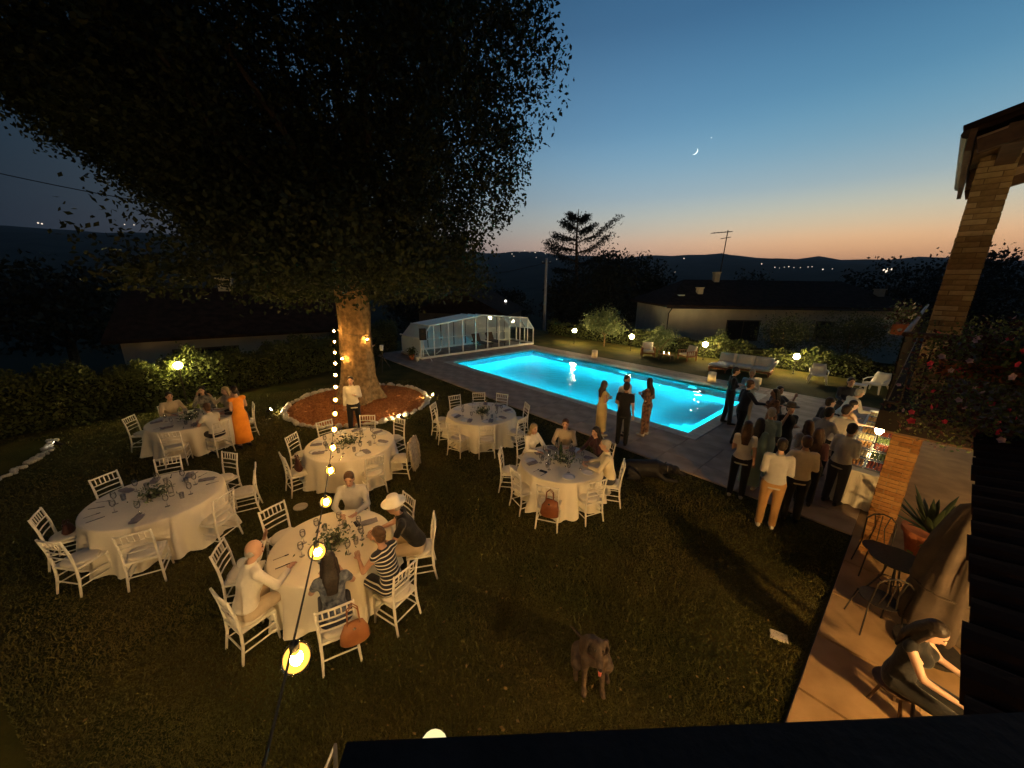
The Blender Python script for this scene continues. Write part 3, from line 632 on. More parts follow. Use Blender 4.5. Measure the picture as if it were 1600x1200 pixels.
# ------------------------------------------------------------------ pool enclosure: telescopic arches pushed together at the pool's left end
def enclosure():
    e = at_grid(empty('pool_enclosure', label='low white framed glazed pool enclosure pushed back beside the pool', cat='enclosure'))
    prof = [(-.9, .05), (-.9, 1.2), (-.25, 1.9), (3.6, 2.32), (7.45, 1.95), (8.1, 1.15), (8.1, .05)]
    m_pane = glassmat('enclosure_pane', (.92, .95, .94), mixf=.05); m_poly = mat('polycarbonate', (.70, .68, .60), (.76, .74, .66), scale=3, rough=.45, trans=.0)
    N, L = m_poly.node_tree.nodes, m_poly.node_tree.links; tr = N.new('ShaderNodeBsdfTranslucent'); tr.inputs[0].default_value = (.6, .6, .55, 1); mx = N.new('ShaderNodeMixShader'); mx.inputs[0].default_value = .4
    L.new(N['Principled BSDF'].outputs[0], mx.inputs[1]); L.new(tr.outputs[0], mx.inputs[2]); L.new(mx.outputs[0], N['Material Output'].inputs[0])
    m_milk = bpy.data.materials.new('milky_panel'); m_milk.use_nodes = True; N, L = m_milk.node_tree.nodes, m_milk.node_tree.links; b = N['Principled BSDF']; b.inputs['Base Color'].default_value = (.80, .83, .80, 1); b.inputs['Roughness'].default_value = .25; b.inputs['Specular IOR Level'].default_value = .6
    tp = N.new('ShaderNodeBsdfTransparent'); tl = N.new('ShaderNodeBsdfTranslucent'); tl.inputs[0].default_value = (.88, .9, .88, 1); x1 = N.new('ShaderNodeMixShader'); x1.inputs[0].default_value = .5; x2 = N.new('ShaderNodeMixShader'); x2.inputs[0].default_value = .22
    L.new(b.outputs[0], x1.inputs[1]); L.new(tl.outputs[0], x1.inputs[2]); L.new(x1.outputs[0], x2.inputs[1]); L.new(tp.outputs[0], x2.inputs[2]); L.new(x2.outputs[0], N['Material Output'].inputs[0])
    ss = [-1.75, -2.6, -3.45, -4.3]
    for k, s in enumerate(ss):
        pr = [(t * (1 - .012 * k) + .04 * k, z * (1 - .02 * k)) for t, z in prof]
        mb = MB(); pts = [(s, t, z) for t, z in pr]
        for a, b in zip(pts[:-1], pts[1:]): mb.loft([a, b], .045, n=6)
        for p in pts[1:-1]: mb.ball(p, .05, n=6, k=4)
        mb.build('arch_rib', m_white, e)
        if k < 3:
            s2 = ss[k + 1]; q0 = [(t, z) for t, z in pr]
            for i in range(6):
                mb = MB(); (t0, z0), (t1, z1) = q0[i], q0[i + 1]
                mb.add([(s - .02, t0, z0), (s2 + .02, t0, z0), (s2 + .02, t1, z1), (s - .02, t1, z1)], [(0, 1, 2, 3)])
                mb.build('side_panel' if i in (0, 1, 5) else 'roof_panel', m_poly if i in (0, 1) else m_milk if i in (2, 3, 4) else m_pane, e)
            for i in (1, 2, 3, 4, 5):
                t0, z0 = q0[i]; mb = MB(); mb.loft([(s, t0, z0), (s2, t0, z0)], .035, n=6); mb.build('purlin', m_white, e)
    # glazed front facing the pool
    ts = [-.9, -.05, .95, 1.95, 2.95, 3.9, 4.85, 5.8, 6.75, 7.5, 8.1]
    zt = lambda t: float(np.interp(t, [p[0] for p in prof[1:-1]], [p[1] for p in prof[1:-1]])) if -.9 < t < 8.1 else 1.15
    for i, t in enumerate(ts):
        if 0 < i < len(ts) - 1: MB().box((-1.72, t, (zt(t) + .1) / 2), (.05, .05, zt(t) - .08)).build('mullion', m_white, e)
    for a, b in zip(ts[:-1], ts[1:]):
        mb = MB(); tt_ = [a + .03, b - .03]; mb.add([(-1.735, tt_[0], .16), (-1.735, tt_[1], .16), (-1.735, tt_[1], zt(b) - .04), (-1.735, tt_[0], zt(a) - .04)], [(0, 1, 2, 3)]); mb.build('pane', m_pane, e)
    for a, b in zip(ts[:-1], ts[1:]):
        mb = MB(); mb.add([(-4.28, a + .03, .16), (-4.28, b - .03, .16), (-4.28, b - .03, zt(b) * .93 - .04), (-4.28, a + .03, zt(a) * .93 - .04)], [(0, 1, 2, 3)]); mb.build('back_panel', m_milk, e)
    MB().box((-1.72, 3.6, .09), (.08, 9.0, .13)).build('base_rail', m_white, e); MB().box((-4.3, 3.6, .09), (.08, 9.0, .13)).build('base_rail', m_white, e)
    MB().box((-3.02, -.9, .09), (2.5, .07, .13)).build('base_rail', m_white, e); MB().box((-3.02, 8.1, .09), (2.5, .07, .13)).build('base_rail', m_white, e)
    MB().box((-4.3, 3.6, .72), (.05, 8.9, .06)).build('back_rail', m_white, e)
    MB().loft([(-1.75, -.9, 1.2), (-4.3, -.9, 1.2)], .05, n=6).build('eave_rail', m_white, e)
    # vacuum hose hanging inside, folded loungers seen through the panes
    mb = MB(); mb.loft([(-2.2, .35, .15), (-2.2, .62, .3), (-2.2, .74, .6), (-2.2, .76, .95)], .035, n=7); tag(at_grid(mb.build('pool_hose', m_white, smooth=True)), 'curved white hose standing inside the pool enclosure', 'hose')
    for k, t in enumerate((4.4, 5.6)):
        q = at_grid(empty('stacked_lounger', label='dark folded lounger inside the enclosure, %s one' % ('left' if k == 0 else 'right'), cat='lounger', group='loungers stored in the enclosure'))
        MB().box((-3.0, t, .33), (1.7, .62, .07)).build('seat', m_wood, q); MB().box((-3.7, t, .6), (.08, .6, .55), rot=Matrix.Rotation(R(-25), 3, 'Y')).build('backrest', m_wood, q)
        for a in (-2.3, -3.6):
            for b in (-.25, .25): MB().box((a, t + b, .17), (.05, .05, .27)).build('leg', m_wood, q)
enclosure()
# ------------------------------------------------------------------ our own house wing on the right
BR = [MB().box((0, 0, 0), (.225, .092, .058), taper=.98) for _ in range(1)]
BRM = [BR[0].mesh('brick', m) for m in m_brick]; BR_LIT = [BR[0].mesh('brick', m) for m in m_brick_lit]
def brick_pillar(label, s, t, z0, z1, w=.32, meshes=None):
    p = at_grid(empty('brick_pillar', label=label, cat='pillar')); MB().box((s, t, (z0 + z1) / 2), (w - .025, w - .025, z1 - z0)).build('core', m_mortar, p)
    n = int((z1 - z0) / .068); d = (w - .092) / 2
    for i in range(n):
        z = z0 + (i + .5) * (z1 - z0) / n
        for k in range(4):
            a = k * math.pi / 2; fl = 1 if i % 2 else -1
            ox, oy = fl * (w - .225) / 2, d + .003
            o = bpy.data.objects.new('brick', random.choice(meshes or BRM)); link(o, p)
            o.location = (s + math.cos(a) * ox - math.sin(a) * oy + random.uniform(-.004, .004), t + math.sin(a) * ox + math.cos(a) * oy + random.uniform(-.004, .004), z); o.rotation_euler = (0, 0, a + random.uniform(-.01, .01))
            
    return p
def tile_rows(parent, s0, s1, t0, t1, z0, z1, ns, nt, along_t=True):
    """half-round tiles running down a slope from s1 (high) to s0 (low)"""
    ds, dt = (s1 - s0) / ns, (t1 - t0) / nt; sl = math.atan2(z1 - z0, s1 - s0); ln = math.hypot(ds, (z1 - z0) / ns) * 1.12
    mb = MB(); n = 6; V = []; F = []
    for e, rr in ((-.5, dt * .54), (.5, dt * .46)):
        for j in range(n + 1):
            a = math.pi * j / n; V.append((e * ln, -rr * math.cos(a), rr * .55 * math.sin(a) + .012))
    for j in range(n): F.append((j, j + 1, n + 2 + j, n + 1 + j))
    V += [(x, y, z - .014) for x, y, z in V[:]]
    k = 2 * (n + 1); F += [tuple(i + k for i in reversed(f)) for f in F[:]] + [(j + 1, j, j + k, j + 1 + k) for j in range(n)]
    mb.add(V, F); me = mb.mesh('roof_tile', m_roof)
    for i in range(ns):
        for j in range(nt):
            o = bpy.data.objects.new('roof_tile', me); link(o, parent)
            o.location = (s0 + (i + .5) * ds + random.uniform(-.015, .015), t0 + (j + .5) * dt + random.uniform(-.008, .008), z0 + (z1 - z0) * (i + .5) / ns + .02); o.rotation_euler = (0, -sl - .03, random.uniform(-.02, .02))
def railing(parent, a, b, z0, z1, step=.12, name='baluster'):
    a, b = Vector(a), Vector(b); d = b - a; n = int(d.length / step)
    MB().loft([a + Vector((0, 0, z1)), b + Vector((0, 0, z1))], .032, n=8).build('handrail', m_wood, parent)
    MB().loft([a + Vector((0, 0, z0 + .1)), b + Vector((0, 0, z0 + .1))], .018, n=6).build('bottom_rail', m_iron, parent)
    me = MB().loft([(0, 0, z0), (0, 0, z1)], .010, n=5).mesh(name, m_iron)
    for k in range(n + 1):
        o = bpy.data.objects.new(name, me); link(o, parent); o.location = a + d * (k / n)
def house_wing():
    h = at_grid(empty('house_wing', label='brick and plaster house wing with porch, balcony and tiled eaves at right', cat='house'))
    # walls
    MB().box((21.6, -1.0, 3.2), (.3, 19.0, 6.4)).build('wall', m_plaster, h)
    MB().box((21.0, -10.6, 1.45), (1.1, .3, 2.7)).build('side_wall', m_plaster, h)
    MB().box((18.8, -17.2, 3.2), (.4, 12.6, 6.4)).build('front_wall', m_plaster, h)
    # balcony slab
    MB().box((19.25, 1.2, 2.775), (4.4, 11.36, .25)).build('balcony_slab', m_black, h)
    for k in range(6): MB().box((19.25, -4.0 + k * 2.1, 2.58), (4.2, .14, .14)).build('beam', m_wood, h)
    # upper roof over the balcony: eave board, rafters, soffit, tiles
    z = 6.0; s0, s1 = 17.16, 21.6
    q = MB(); sl = .30; t0, t1 = -3.98, -.55
    for k in range(8):
        dt = (t1 - t0) / 8
        MB().box(((s0 + s1) / 2, t0 + (k + .5) * dt, z + (s1 - s0) / 2 * sl - .02), ((s1 - s0) * 1.04, dt - .008, .03), rot=Matrix.Rotation(-math.atan(sl), 3, 'Y')).build('soffit_board', m_soffit, h)
    MB().box((s0 - .03, (t0 + t1) / 2, z - .03), (.05, t1 - t0 + .1, .22)).build('fascia', m_wood, h)
    for t in (t0 + .02, (t0 + t1) / 2, t1 - .02): MB().box(((s0 + s1) / 2, t, z + (s1 - s0) / 2 * sl - .11), ((s1 - s0) * 1.03, .11, .14), rot=Matrix.Rotation(-math.atan(sl), 3, 'Y')).build('rafter', m_wood, h)
    MB().box((17.45, (t0 + t1) / 2, z - .02), (.16, t1 - t0, .2)).build('purlin', m_wood, h)
    MB().loft([(s0 - .07, t0 - .03, z + .04), (s0 - .07, t1 + .03, z + .04)], .05, n=8).build('gutter', m_iron, h)
    tile_rows(h, s0 - .06, s1, t0 - .04, t1 + .04, z + .07, z + .07 + (s1 - s0) * sl, 10, 15)
    # porch canopy nearer the camera
    q = MB(); c0, c1, z0, z1 = 0.0, 3.7, 2.78, 3.45; t0, t1 = -5.6, .25
    q.add([(c0, t0, z0), (c1, t0, z1), (c1, t1, z1), (c0, t1, z0), (c0, t0, z0 + .05), (c1, t0, z1 + .05), (c1, t1, z1 + .05), (c0, t1, z0 + .05)], [(3, 2, 1, 0), (4, 5, 6, 7), (0, 1, 5, 4), (1, 2, 6, 5), (2, 3, 7, 6), (3, 0, 4, 7)])
    cn = q.build('porch_canopy', m_wood, h); cn.location = (17.90, -5.0, 0); cn.rotation_euler = (0, 0, R(-2.6))
    tile_rows(cn, c0 - .06, c1, t0, t1, z0 + .07, z1 + .07, 8, 24)
    # balcony railing
    r = at_grid(empty('balcony_railing', label='dark iron balcony railing with wooden handrail at upper right', cat='railing'))
    railing(r, (17.08, -4.44, 0), (17.08, 6.6, 0), 2.9, 3.85); railing(r, (17.08, -4.44, 0), (20.9, -4.44, 0), 2.9, 3.85)
    brick_pillar('brick pillar standing on the patio edge beneath the balcony', 17.38, -2.75, .07, 2.65)
    brick_pillar('leaning upper brick pillar carrying the roof eaves at right', 17.40, -2.72, 2.9, 6.02, meshes=BR_LIT)
house_wing()
def parapet():
    """the ledge the picture was taken over"""
    rot = R(2.7); p = empty('window_ledge', (0, 0, 0), rot, label='dark ledge along the bottom edge of the view', cat='ledge')
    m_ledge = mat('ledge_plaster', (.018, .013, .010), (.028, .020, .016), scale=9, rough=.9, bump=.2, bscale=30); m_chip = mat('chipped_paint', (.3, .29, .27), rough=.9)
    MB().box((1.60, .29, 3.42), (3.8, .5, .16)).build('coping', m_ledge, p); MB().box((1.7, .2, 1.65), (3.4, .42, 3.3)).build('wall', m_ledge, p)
    q = MB(); q.add([(.36, .38, 3.502), (.385, .375, 3.502), (.378, .43, 3.502), (.392, .455, 3.502), (.372, .46, 3.502), (.366, .42, 3.502), (.36, .38, 3.504), (.385, .375, 3.504), (.378, .43, 3.504), (.392, .455, 3.504), (.372, .46, 3.504), (.366, .42, 3.504)], [(6, 7, 8, 9, 10, 11)]); q.build('paint_chip', m_chip, p)
    q = MB(); q.loft([(-.33, .42, 3.41), (-.345, .50, 3.42), (-.36, .54, 3.46), (-.385, .50, 3.40), (-.45, .36, 3.3)], .006, n=6); tag(q.build('metal_strap', mat('steel_strap', (.5, .48, .45), rough=.3, metal=.9)), 'thin shiny bent strap at the left end of the dark ledge', 'strap')
parapet()
# ------------------------------------------------------------------ lamps
m_bulb = emit('warm_bulb', (1.0, .54, .15), 2300.0)
def shellmat(name, col, st_, f):
    m = bpy.data.materials.new(name); m.use_nodes = True; N, L = m.node_tree.nodes, m.node_tree.links; N.remove(N['Principled BSDF'])
    t = N.new('ShaderNodeBsdfTransparent'); e = N.new('ShaderNodeEmission'); e.inputs[0].default_value = (*col, 1); e.inputs[1].default_value = st_
    mx = N.new('ShaderNodeMixShader'); mx.inputs[0].default_value = f; L.new(t.outputs[0], mx.inputs[1]); L.new(e.outputs[0], mx.inputs[2]); L.new(mx.outputs[0], N['Material Output'].inputs[0]); return m
m_shell = glassmat('bulb_glass', (.99, .95, .85), mixf=.03); m_halo = shellmat('bulb_halo', (1, .52, .07), 3.0, .55)  # second shell is emissive, adds a golden glow halo round each bulb
def string_lights():
    A, B, S = Vector((-6.1, 12.6, 2.78)), Vector((-.60, .62, 3.24)), .922
    f = lambda k: A + (B - A) * k + Vector((0, 0, -4 * S * k * (1 - k)))
    e = empty('string_lights', A, label='string of warm round bulbs hung from the tree trunk to the balcony', cat='string lights')
    MB().loft([f(k / 60) - A for k in range(61)], .0045, n=5).build('cable', m_iron, e)
    sock = MB().lathe([(.012, .075), (.018, .07), (.018, .03), (.012, .028)], n=8).mesh('socket', m_iron)
    core = MB().ball((0, 0, 0), (.022, .022, .03), n=14, k=9).mesh('bulb', m_bulb, True); shell = MB().ball((0, 0, 0), .056, n=24, k=14).mesh('glass', m_shell, True); halo = MB().ball((0, 0, 0), (.044, .044, .050), n=20, k=12).mesh('halo_shell', m_halo, True)
    def bulb(p, par):
        b = bpy.data.objects.new('bulb', core); link(b, par); b.location = p - Vector((0, 0, .08))
        o = bpy.data.objects.new('glass', shell); link(o, b); o = bpy.data.objects.new('halo_shell', halo); link(o, b); o = bpy.data.objects.new('socket', sock); link(o, b)
    for i in range(14): bulb(f(i * .074) - A, e)
    # second length wound round the trunk
    c = Vector((-5.62, 13.15, 0)); e2 = empty('trunk_string_lights', c, label='short string of warm bulbs wound round the tree trunk', cat='string lights')
    pts = []
    for k in range(30):
        a = R(215 + 14 * k); r = .60; pts.append(Vector((r * math.cos(a), r * math.sin(a), 2.75 - .033 * k)))
    MB().loft(pts, .007, n=5).build('cable', m_iron, e2)
    for k in (8, 17): bulb(pts[k] * 1.0 + Vector((pts[k].x, pts[k].y, 0)).normalized() * .06, e2)
    bulb(Vector((-.26, -.64, 1.85)), e2)
string_lights()
m_globe = emit('garden_globe', (1.0, .72, .32), 520.0); m_globe_l = emit('garden_globe_left', (1.0, .78, .28), 420.0)
def garden_lamp(loc, label, zh=1.0, m=None, r=.135):
    e = empty('garden_lamp', loc, label=label, cat='lamp', group='garden lamps on posts')
    MB().loft([(0, 0, 0), (0, 0, zh - r)], .022, n=8).build('post', m_iron, e)
    MB().lathe([(.07, zh - r - .02), (.075, zh - r + .01), (.03, zh - r + .03)], n=12).build('collar', m_iron, e)
    MB().ball((0, 0, zh), r, n=14, k=9).build('globe', m or m_globe, e, smooth=True)
    MB().lathe([(.06, 0), (.06, .03), (.025, .05)], n=10).build('base', m_iron, e)
garden_lamp((4.55, 27.2, 0), 'glowing garden lamp left of the small olive green tree', .98)
garden_lamp((7.95, 24.6, 0), 'glowing garden lamp between the small tree and the pale armchair', .95)
garden_lamp((11.5, 21.9, 0), 'glowing garden lamp just right of the reddish wooden armchair', .92)
garden_lamp((14.45, 18.5, 0), 'glowing garden lamp between the white sofa and the white plastic chair', .9)
garden_lamp((-11.75, 12.65, 0), 'yellow glowing garden lamp in front of the left hedge', 1.42, m_globe_l, .12)
m_spot = emit('spot_glow', (1, .74, .36), 1000.0)
def spot(loc, aim, label, m=None):
    a = math.atan2(aim[1] - loc[1], aim[0] - loc[0]); e = empty('ground_spotlight', loc, a, label=label, cat='spotlight', group='small ground spotlights')
    MB().loft([(-.10, 0, .10), (.0, 0, .14), (.05, 0, .16)], [.03, .045, .055], n=10).build('housing', m_iron, e)
    q = MB(); d = Vector((.05, 0, .02)).normalized(); x, y, _ = frame_of(d); c = Vector((.056, 0, .163)); q.add([c + x * .046 * math.cos(k * .628) + y * .046 * math.sin(k * .628) for k in range(10)], [tuple(range(10))]); q.build('lens', m or m_spot, e)
    MB().loft([(-.03, 0, .11), (-.03, 0, -.02)], .010, n=6).build('spike', m_iron, e)
spot((-8.15, 11.7, 0), (-5.7, 13.1), 'small ground spotlight at the left rim of the tree bed')
spot((-3.0, 13.65, 0), (-5.4, 12.6), 'small ground spotlight at the right rim of the tree bed')
spot((-3.55, 11.2, 0), (-5.7, 13.1), 'small ground spotlight at the near right rim of the tree bed')
spot((-12.0, 8.95, 0), (-13.4, 8.6), 'small ground spotlight on the far left stone border', emit('dim_spot', (1, .9, .7), 25.0))
# globe lamp below the ledge and porch lanterns
e = empty('globe_lamp', (-.60, 2.10, 0), label='pale yellow round lamp just above the dark ledge', cat='lamp')
MB().ball((0, 0, .74), .115, n=16, k=10).build('globe', emit('low_globe', (1, .86, .40), 1.15), e, smooth=True); MB().loft([(0, 0, 0), (0, 0, .64)], .025, n=8).build('post', m_iron, e); MB().lathe([(.07, .6), (.08, .63), (.03, .66)], n=12).build('collar', m_iron, e)
def porch_lantern(s, t, z, ztop, label, L, r=.09):
    e = empty('porch_lantern', st(s, t, 0), label=label, cat='lantern')
    MB().ball((0, 0, z), r, n=12, k=8).build('bulb', emit('pendant_glow', (1.0, .57, .19), L), e, smooth=True)
    MB().loft([(0, 0, z + r), (0, 0, ztop)], .012, n=6).build('rod', m_iron, e); MB().lathe([(.17, z + .10), (.05, z + .17), (.02, z + .2)], n=12).build('cap', m_iron, e)
def wall_lantern(s, t, z, label, L, col=(1.0, .655, .285), r=.09, shade=True):
    e = empty('wall_lantern', st(s, t, 0), GROT, label=label, cat='lantern')
    MB().ball((0, 0, z), r, n=12, k=8).build('globe', emit('porch_glow', col, L), e, smooth=True)
    MB().loft([(.25, 0, z + .2), (.0, 0, z + .22), (0, 0, z + r)], .012, n=6).build('bracket', m_iron, e); MB().box((.26, 0, z + .15), (.02, .12, .25)).build('back_plate', m_iron, e)
    if shade: MB().lathe([(.40, z + .13), (.41, z + .135), (.05, z + .20), (.02, z + .21)], n=20).build('shade', m_iron, e)
porch_lantern(20.3, -7.2, 2.0, 3.2, 'porch lantern hanging under the tiled canopy', 3300.0)
wall_lantern(18.3, -14.6, 2.5, 'round wall lantern on the house front behind the viewpoint', 2600.0)
wall_lantern(21.18, 1.4, 2.2, 'round wall lantern on the porch wall behind the buffet', 420.0)
wall_lantern(21.18, -2.4, 4.9, 'round wall lantern above the balcony door behind the upper pillar', 520.0, shade=False)
# ------------------------------------------------------------------ poolside lanterns and furniture
m_wax = mat('candle_wax', (.8, .72, .55), rough=.6); m_flame = emit('flame', (1, .58, .18), 700.0); m_lglass = glassmat('lantern_glass', (.92, .9, .85), mixf=.08)
m_frost = mat('frosted_glass', (.75, .70, .6), rough=.5)
_N, _L = m_frost.node_tree.nodes, m_frost.node_tree.links; _t = _N.new('ShaderNodeBsdfTranslucent'); _t.inputs[0].default_value = (.9, .85, .75, 1); _m = _N.new('ShaderNodeMixShader'); _m.inputs[0].default_value = .6
_L.new(_N['Principled BSDF'].outputs[0], _m.inputs[1]); _L.new(_t.outputs[0], _m.inputs[2]); _L.new(_m.outputs[0], _N['Material Output'].inputs[0])
def candle_lantern(loc, label, h=.42, r=.16):
    e = empty('candle_lantern', loc, label=label, cat='lantern', group='candle lanterns by the pool')
    MB().lathe([(r * .9, .0), (r, .02), (r, h), (r - .012, h), (r - .012, .03), (.0, .03)], n=18).build('glass_jar', m_frost, e, smooth=True)
    MB().lathe([(.05, .032), (.05, .16), (.0, .162)], n=12).build('candle', m_wax, e); MB().lathe([(.0, .17), (.014, .19), (.010, .22), (.0, .25)], n=8).build('flame', m_flame, e)
    q = MB(); q.loft([(r, 0, h), (r * .8, 0, h + .1), (0, 0, h + .15), (-r * .8, 0, h + .1), (-r, 0, h)], .006, n=5); q.build('handle', m_iron, e)
candle_lantern(st(5.3, 6.95, .04) if False else Vector((4.95, 21.9, .04)), 'pale candle lantern on the far pool edge below the small tree', .44, .17)
candle_lantern(Vector((9.2, 16.5, .04)), 'tall candle lantern on the far pool edge left of the dark suited man', .46, .17)
candle_lantern(Vector((11.2, 16.3, .0)), 'small round candle lantern on the grass in front of the white sofa', .3, .15)
m_cush = mat('cushion_fabric', (.72, .68, .58), (.80, .76, .66), scale=10, rough=.9, bump=.25, bscale=60); m_teak = mat('teak_wood', (.20, .075, .035), (.28, .12, .055), scale=10, rough=.55)
def cushion(name, c, d, parent, m, rot=None):
    """soft box"""
    q = MB(); nx, ny = 6, 6; V = []; F = []
    for k in (-1, 1):
        for i in range(nx + 1):
            for j in range(ny + 1):
                x, y = i / nx * 2 - 1, j / ny * 2 - 1; ed = (1 - abs(x) ** 5) * (1 - abs(y) ** 5); p = Vector((x * d[0] / 2, y * d[1] / 2, k * d[2] / 2 * (.45 + .55 * ed)))
                V.append((rot @ p if rot is not None else p) + Vector(c))
    n1 = (nx + 1) * (ny + 1); I = lambda i, j: i * (ny + 1) + j
    for i in range(nx):
        for j in range(ny):
            F.append((I(i, j), I(i, j + 1), I(i + 1, j + 1), I(i + 1, j))); F.append((n1 + I(i, j), n1 + I(i + 1, j), n1 + I(i + 1, j + 1), n1 + I(i, j + 1)))
    bd = [I(i, 0) for i in range(nx)] + [I(nx, j) for j in range(ny)] + [I(i, ny) for i in range(nx, 0, -1)] + [I(0, j) for j in range(ny, 0, -1)]
    for a, b in zip(bd, bd[1:] + bd[:1]): F.append((a, b, b + n1, a + n1))
    q.add(V, F); return q.build(name, m, parent, smooth=True)
def sofa():
    e = empty('garden_sofa', (12.0, 18.75, 0), GROT + R(6), label='long white cushioned garden sofa on the grass beyond the pool', cat='sofa')
    MB().box((0, .0, .2), (2.5, .8, .09)).build('frame', m_teak, e)
    for x in (-1.18, 1.18):
        for y in (-.35, .35): MB().box((x, y, .08), (.07, .07, .16)).build('leg', m_teak, e)
    for k in range(3): cushion('seat_cushion', (-.82 + k * .82, -.05, .32), (.8, .78, .18), e, m_cush)
    rot = Matrix.Rotation(R(-72), 3, 'X')
    for k in range(3): cushion('back_cushion', (-.82 + k * .82, .36, .60), (.8, .5, .2), e, m_cush, rot.inverted())
    MB().box((0, .46, .45), (2.5, .06, .5)).build('backrest', m_teak, e)
    cushion('end_cushion', (1.25, -.02, .52), (.55, .75, .16), e, m_cush, Matrix.Rotation(R(-62), 3, 'Y'))
    cushion('chaise_cushion', (-.98, -.72, .33), (.86, .62, .17), e, m_cush); MB().box((-.98, -.72, .2), (.86, .62, .08)).build('chaise_frame', m_teak, e)
    for x in (-1.35, -.6): MB().box((x, -.98, .08), (.06, .06, .16)).build('leg', m_teak, e)
sofa()
def armchair(loc, rz, label, wood):
    e = empty('garden_armchair', loc, rz, label=label, cat='armchair')
    MB().box((0, 0, .24), (.72, .7, .06)).build('seat_frame', wood, e); cushion('seat_cushion', (0, -.03, .34), (.62, .64, .15), e, m_cush)
    cushion('back_cushion', (0, .30, .60), (.62, .5, .16), e, m_cush, Matrix.Rotation(R(72), 3, 'X')); MB().box((0, .38, .50), (.66, .05, .55)).build('backrest', wood, e)
    for x in (-.36, .36):
        MB().box((x, -.02, .56), (.07, .74, .04)).build('armrest', wood, e)
        for y in (-.34, .34): MB().box((x, y, .275), (.055, .055, .55)).build('leg', wood, e)
        for k in range(4): MB().box((x, -.22 + k * .15, .41), (.025, .04, .28)).build('arm_slat', wood, e)
armchair((8.45, 22.75, 0), R(-12), 'pale cushioned garden armchair beside the round shrub', m_teak)
armchair((10.45, 21.75, 0), R(-72), 'reddish wooden garden armchair with pale cushion turned sideways', m_teak)
def coffee_table():
    e = empty('low_table', (9.1, 21.55, 0), GROT, label='low dark table with two candles between the garden armchairs', cat='table')
    MB().box((0, 0, .34), (.8, .5, .04)).build('top', m_wood, e)
    for x in (-.35, .35):
        for y in (-.2, .2): MB().box((x, y, .16), (.05, .05, .32)).build('leg', m_wood, e)
    for k, x in enumerate((-.15, .15)):
        c = empty('candle', Vector((9.1, 21.55, .36)) + Vector((x * VX, x * VY, 0)), label='small lit candle on the low table, %s of two' % ('left' if k == 0 else 'right'), cat='candle', group='candles on the low table')
        MB().lathe([(.04, 0), (.045, .1), (.035, .1), (.03, .03), (0, .03)], n=12).build('cup', m_lglass, c); MB().lathe([(.028, .03), (.028, .06), (0, .06)], n=10).build('wax', m_wax, c); MB().lathe([(0, .065), (.012, .08), (0, .12)], n=6).build('flame', m_flame, c)
coffee_table()
m_plastic = mat('white_plastic', (.72, .70, .60), (.76, .74, .64), scale=3, rough=.4, spec=.4)
def plastic_chair(loc, rz, label):
    e = empty('plastic_chair', loc, rz, label=label, cat='chair', group='white plastic garden chairs')
    q = MB(); V = []; F = []                                      # shell: seat flowing into a high back
    prof = [(-.38, .36), (-.34, .40), (-.1, .37), (.18, .34), (.27, .42), (.36, .65), (.42, .82)]; wd = [.30, .32, .32, .30, .30, .28, .24]
    for (y, z), w in zip(prof, wd):
        for x in (-w, -w * .5, 0, w * .5, w): V.append((x, y, z + .02 * (abs(x) / w) ** 2))
    n = len(V)
    for i in range(len(prof) - 1):
        for j in range(4): F.append((i * 5 + j, i * 5 + j + 1, (i + 1) * 5 + j + 1, (i + 1) * 5 + j))
    V += [(x, y + .012, z - .025) for x, y, z in V[:]]; F += [tuple(i + n for i in reversed(f)) for f in F[:]]
    bd = list(range(0, 5)) + [5 * i + 4 for i in range(1, len(prof))] + [n - 5 + j for j in (3, 2, 1, 0)] + [5 * i for i in range(len(prof) - 2, 0, -1)]
    for a, b in zip(bd, bd[1:] + bd[:1]): F.append((b, a, a + n, b + n))
    q.add(V, F); q.build('shell', m_plastic, e, smooth=True)
    for sx in (-1, 1):
        for y0, y1, z0 in ((-.32, -.42, .38), (.2, .36, .36)): MB().loft([(sx * .27, y0, z0), (sx * .32, y1 * .97, .15), (sx * .34, y1, 0)], [.05, .035, .028], [.03, .025, .02], n=8).build('leg', m_plastic, e)
        MB().loft([(sx * .31, .3, .58), (sx * .35, .0, .56), (sx * .33, -.3, .52), (sx * .30, -.36, .38)], [.03] * 4, [.02] * 4, n=8).build('armrest', m_plastic, e)
plastic_chair((14.35, 16.85, 0), GROT + R(12), 'white plastic lounge chair alone on the grass near the sofa')
plastic_chair((15.6, 15.3, 0), GROT + R(-20), 'white plastic lounge chair at far right behind the buffet')
e = empty('white_footstool', (14.75, 15.15, 0), GROT, label='small white plastic footstool left of the far right plastic chair', cat='footstool')
MB().box((0, 0, .36), (.5, .42, .05)).build('top', m_plastic, e)
for x in (-.2, .2):
    for y in (-.16, .16): MB().loft([(x, y, .34), (x * 1.15, y * 1.15, 0)], [.03, .022], n=6).build('leg', m_plastic, e)
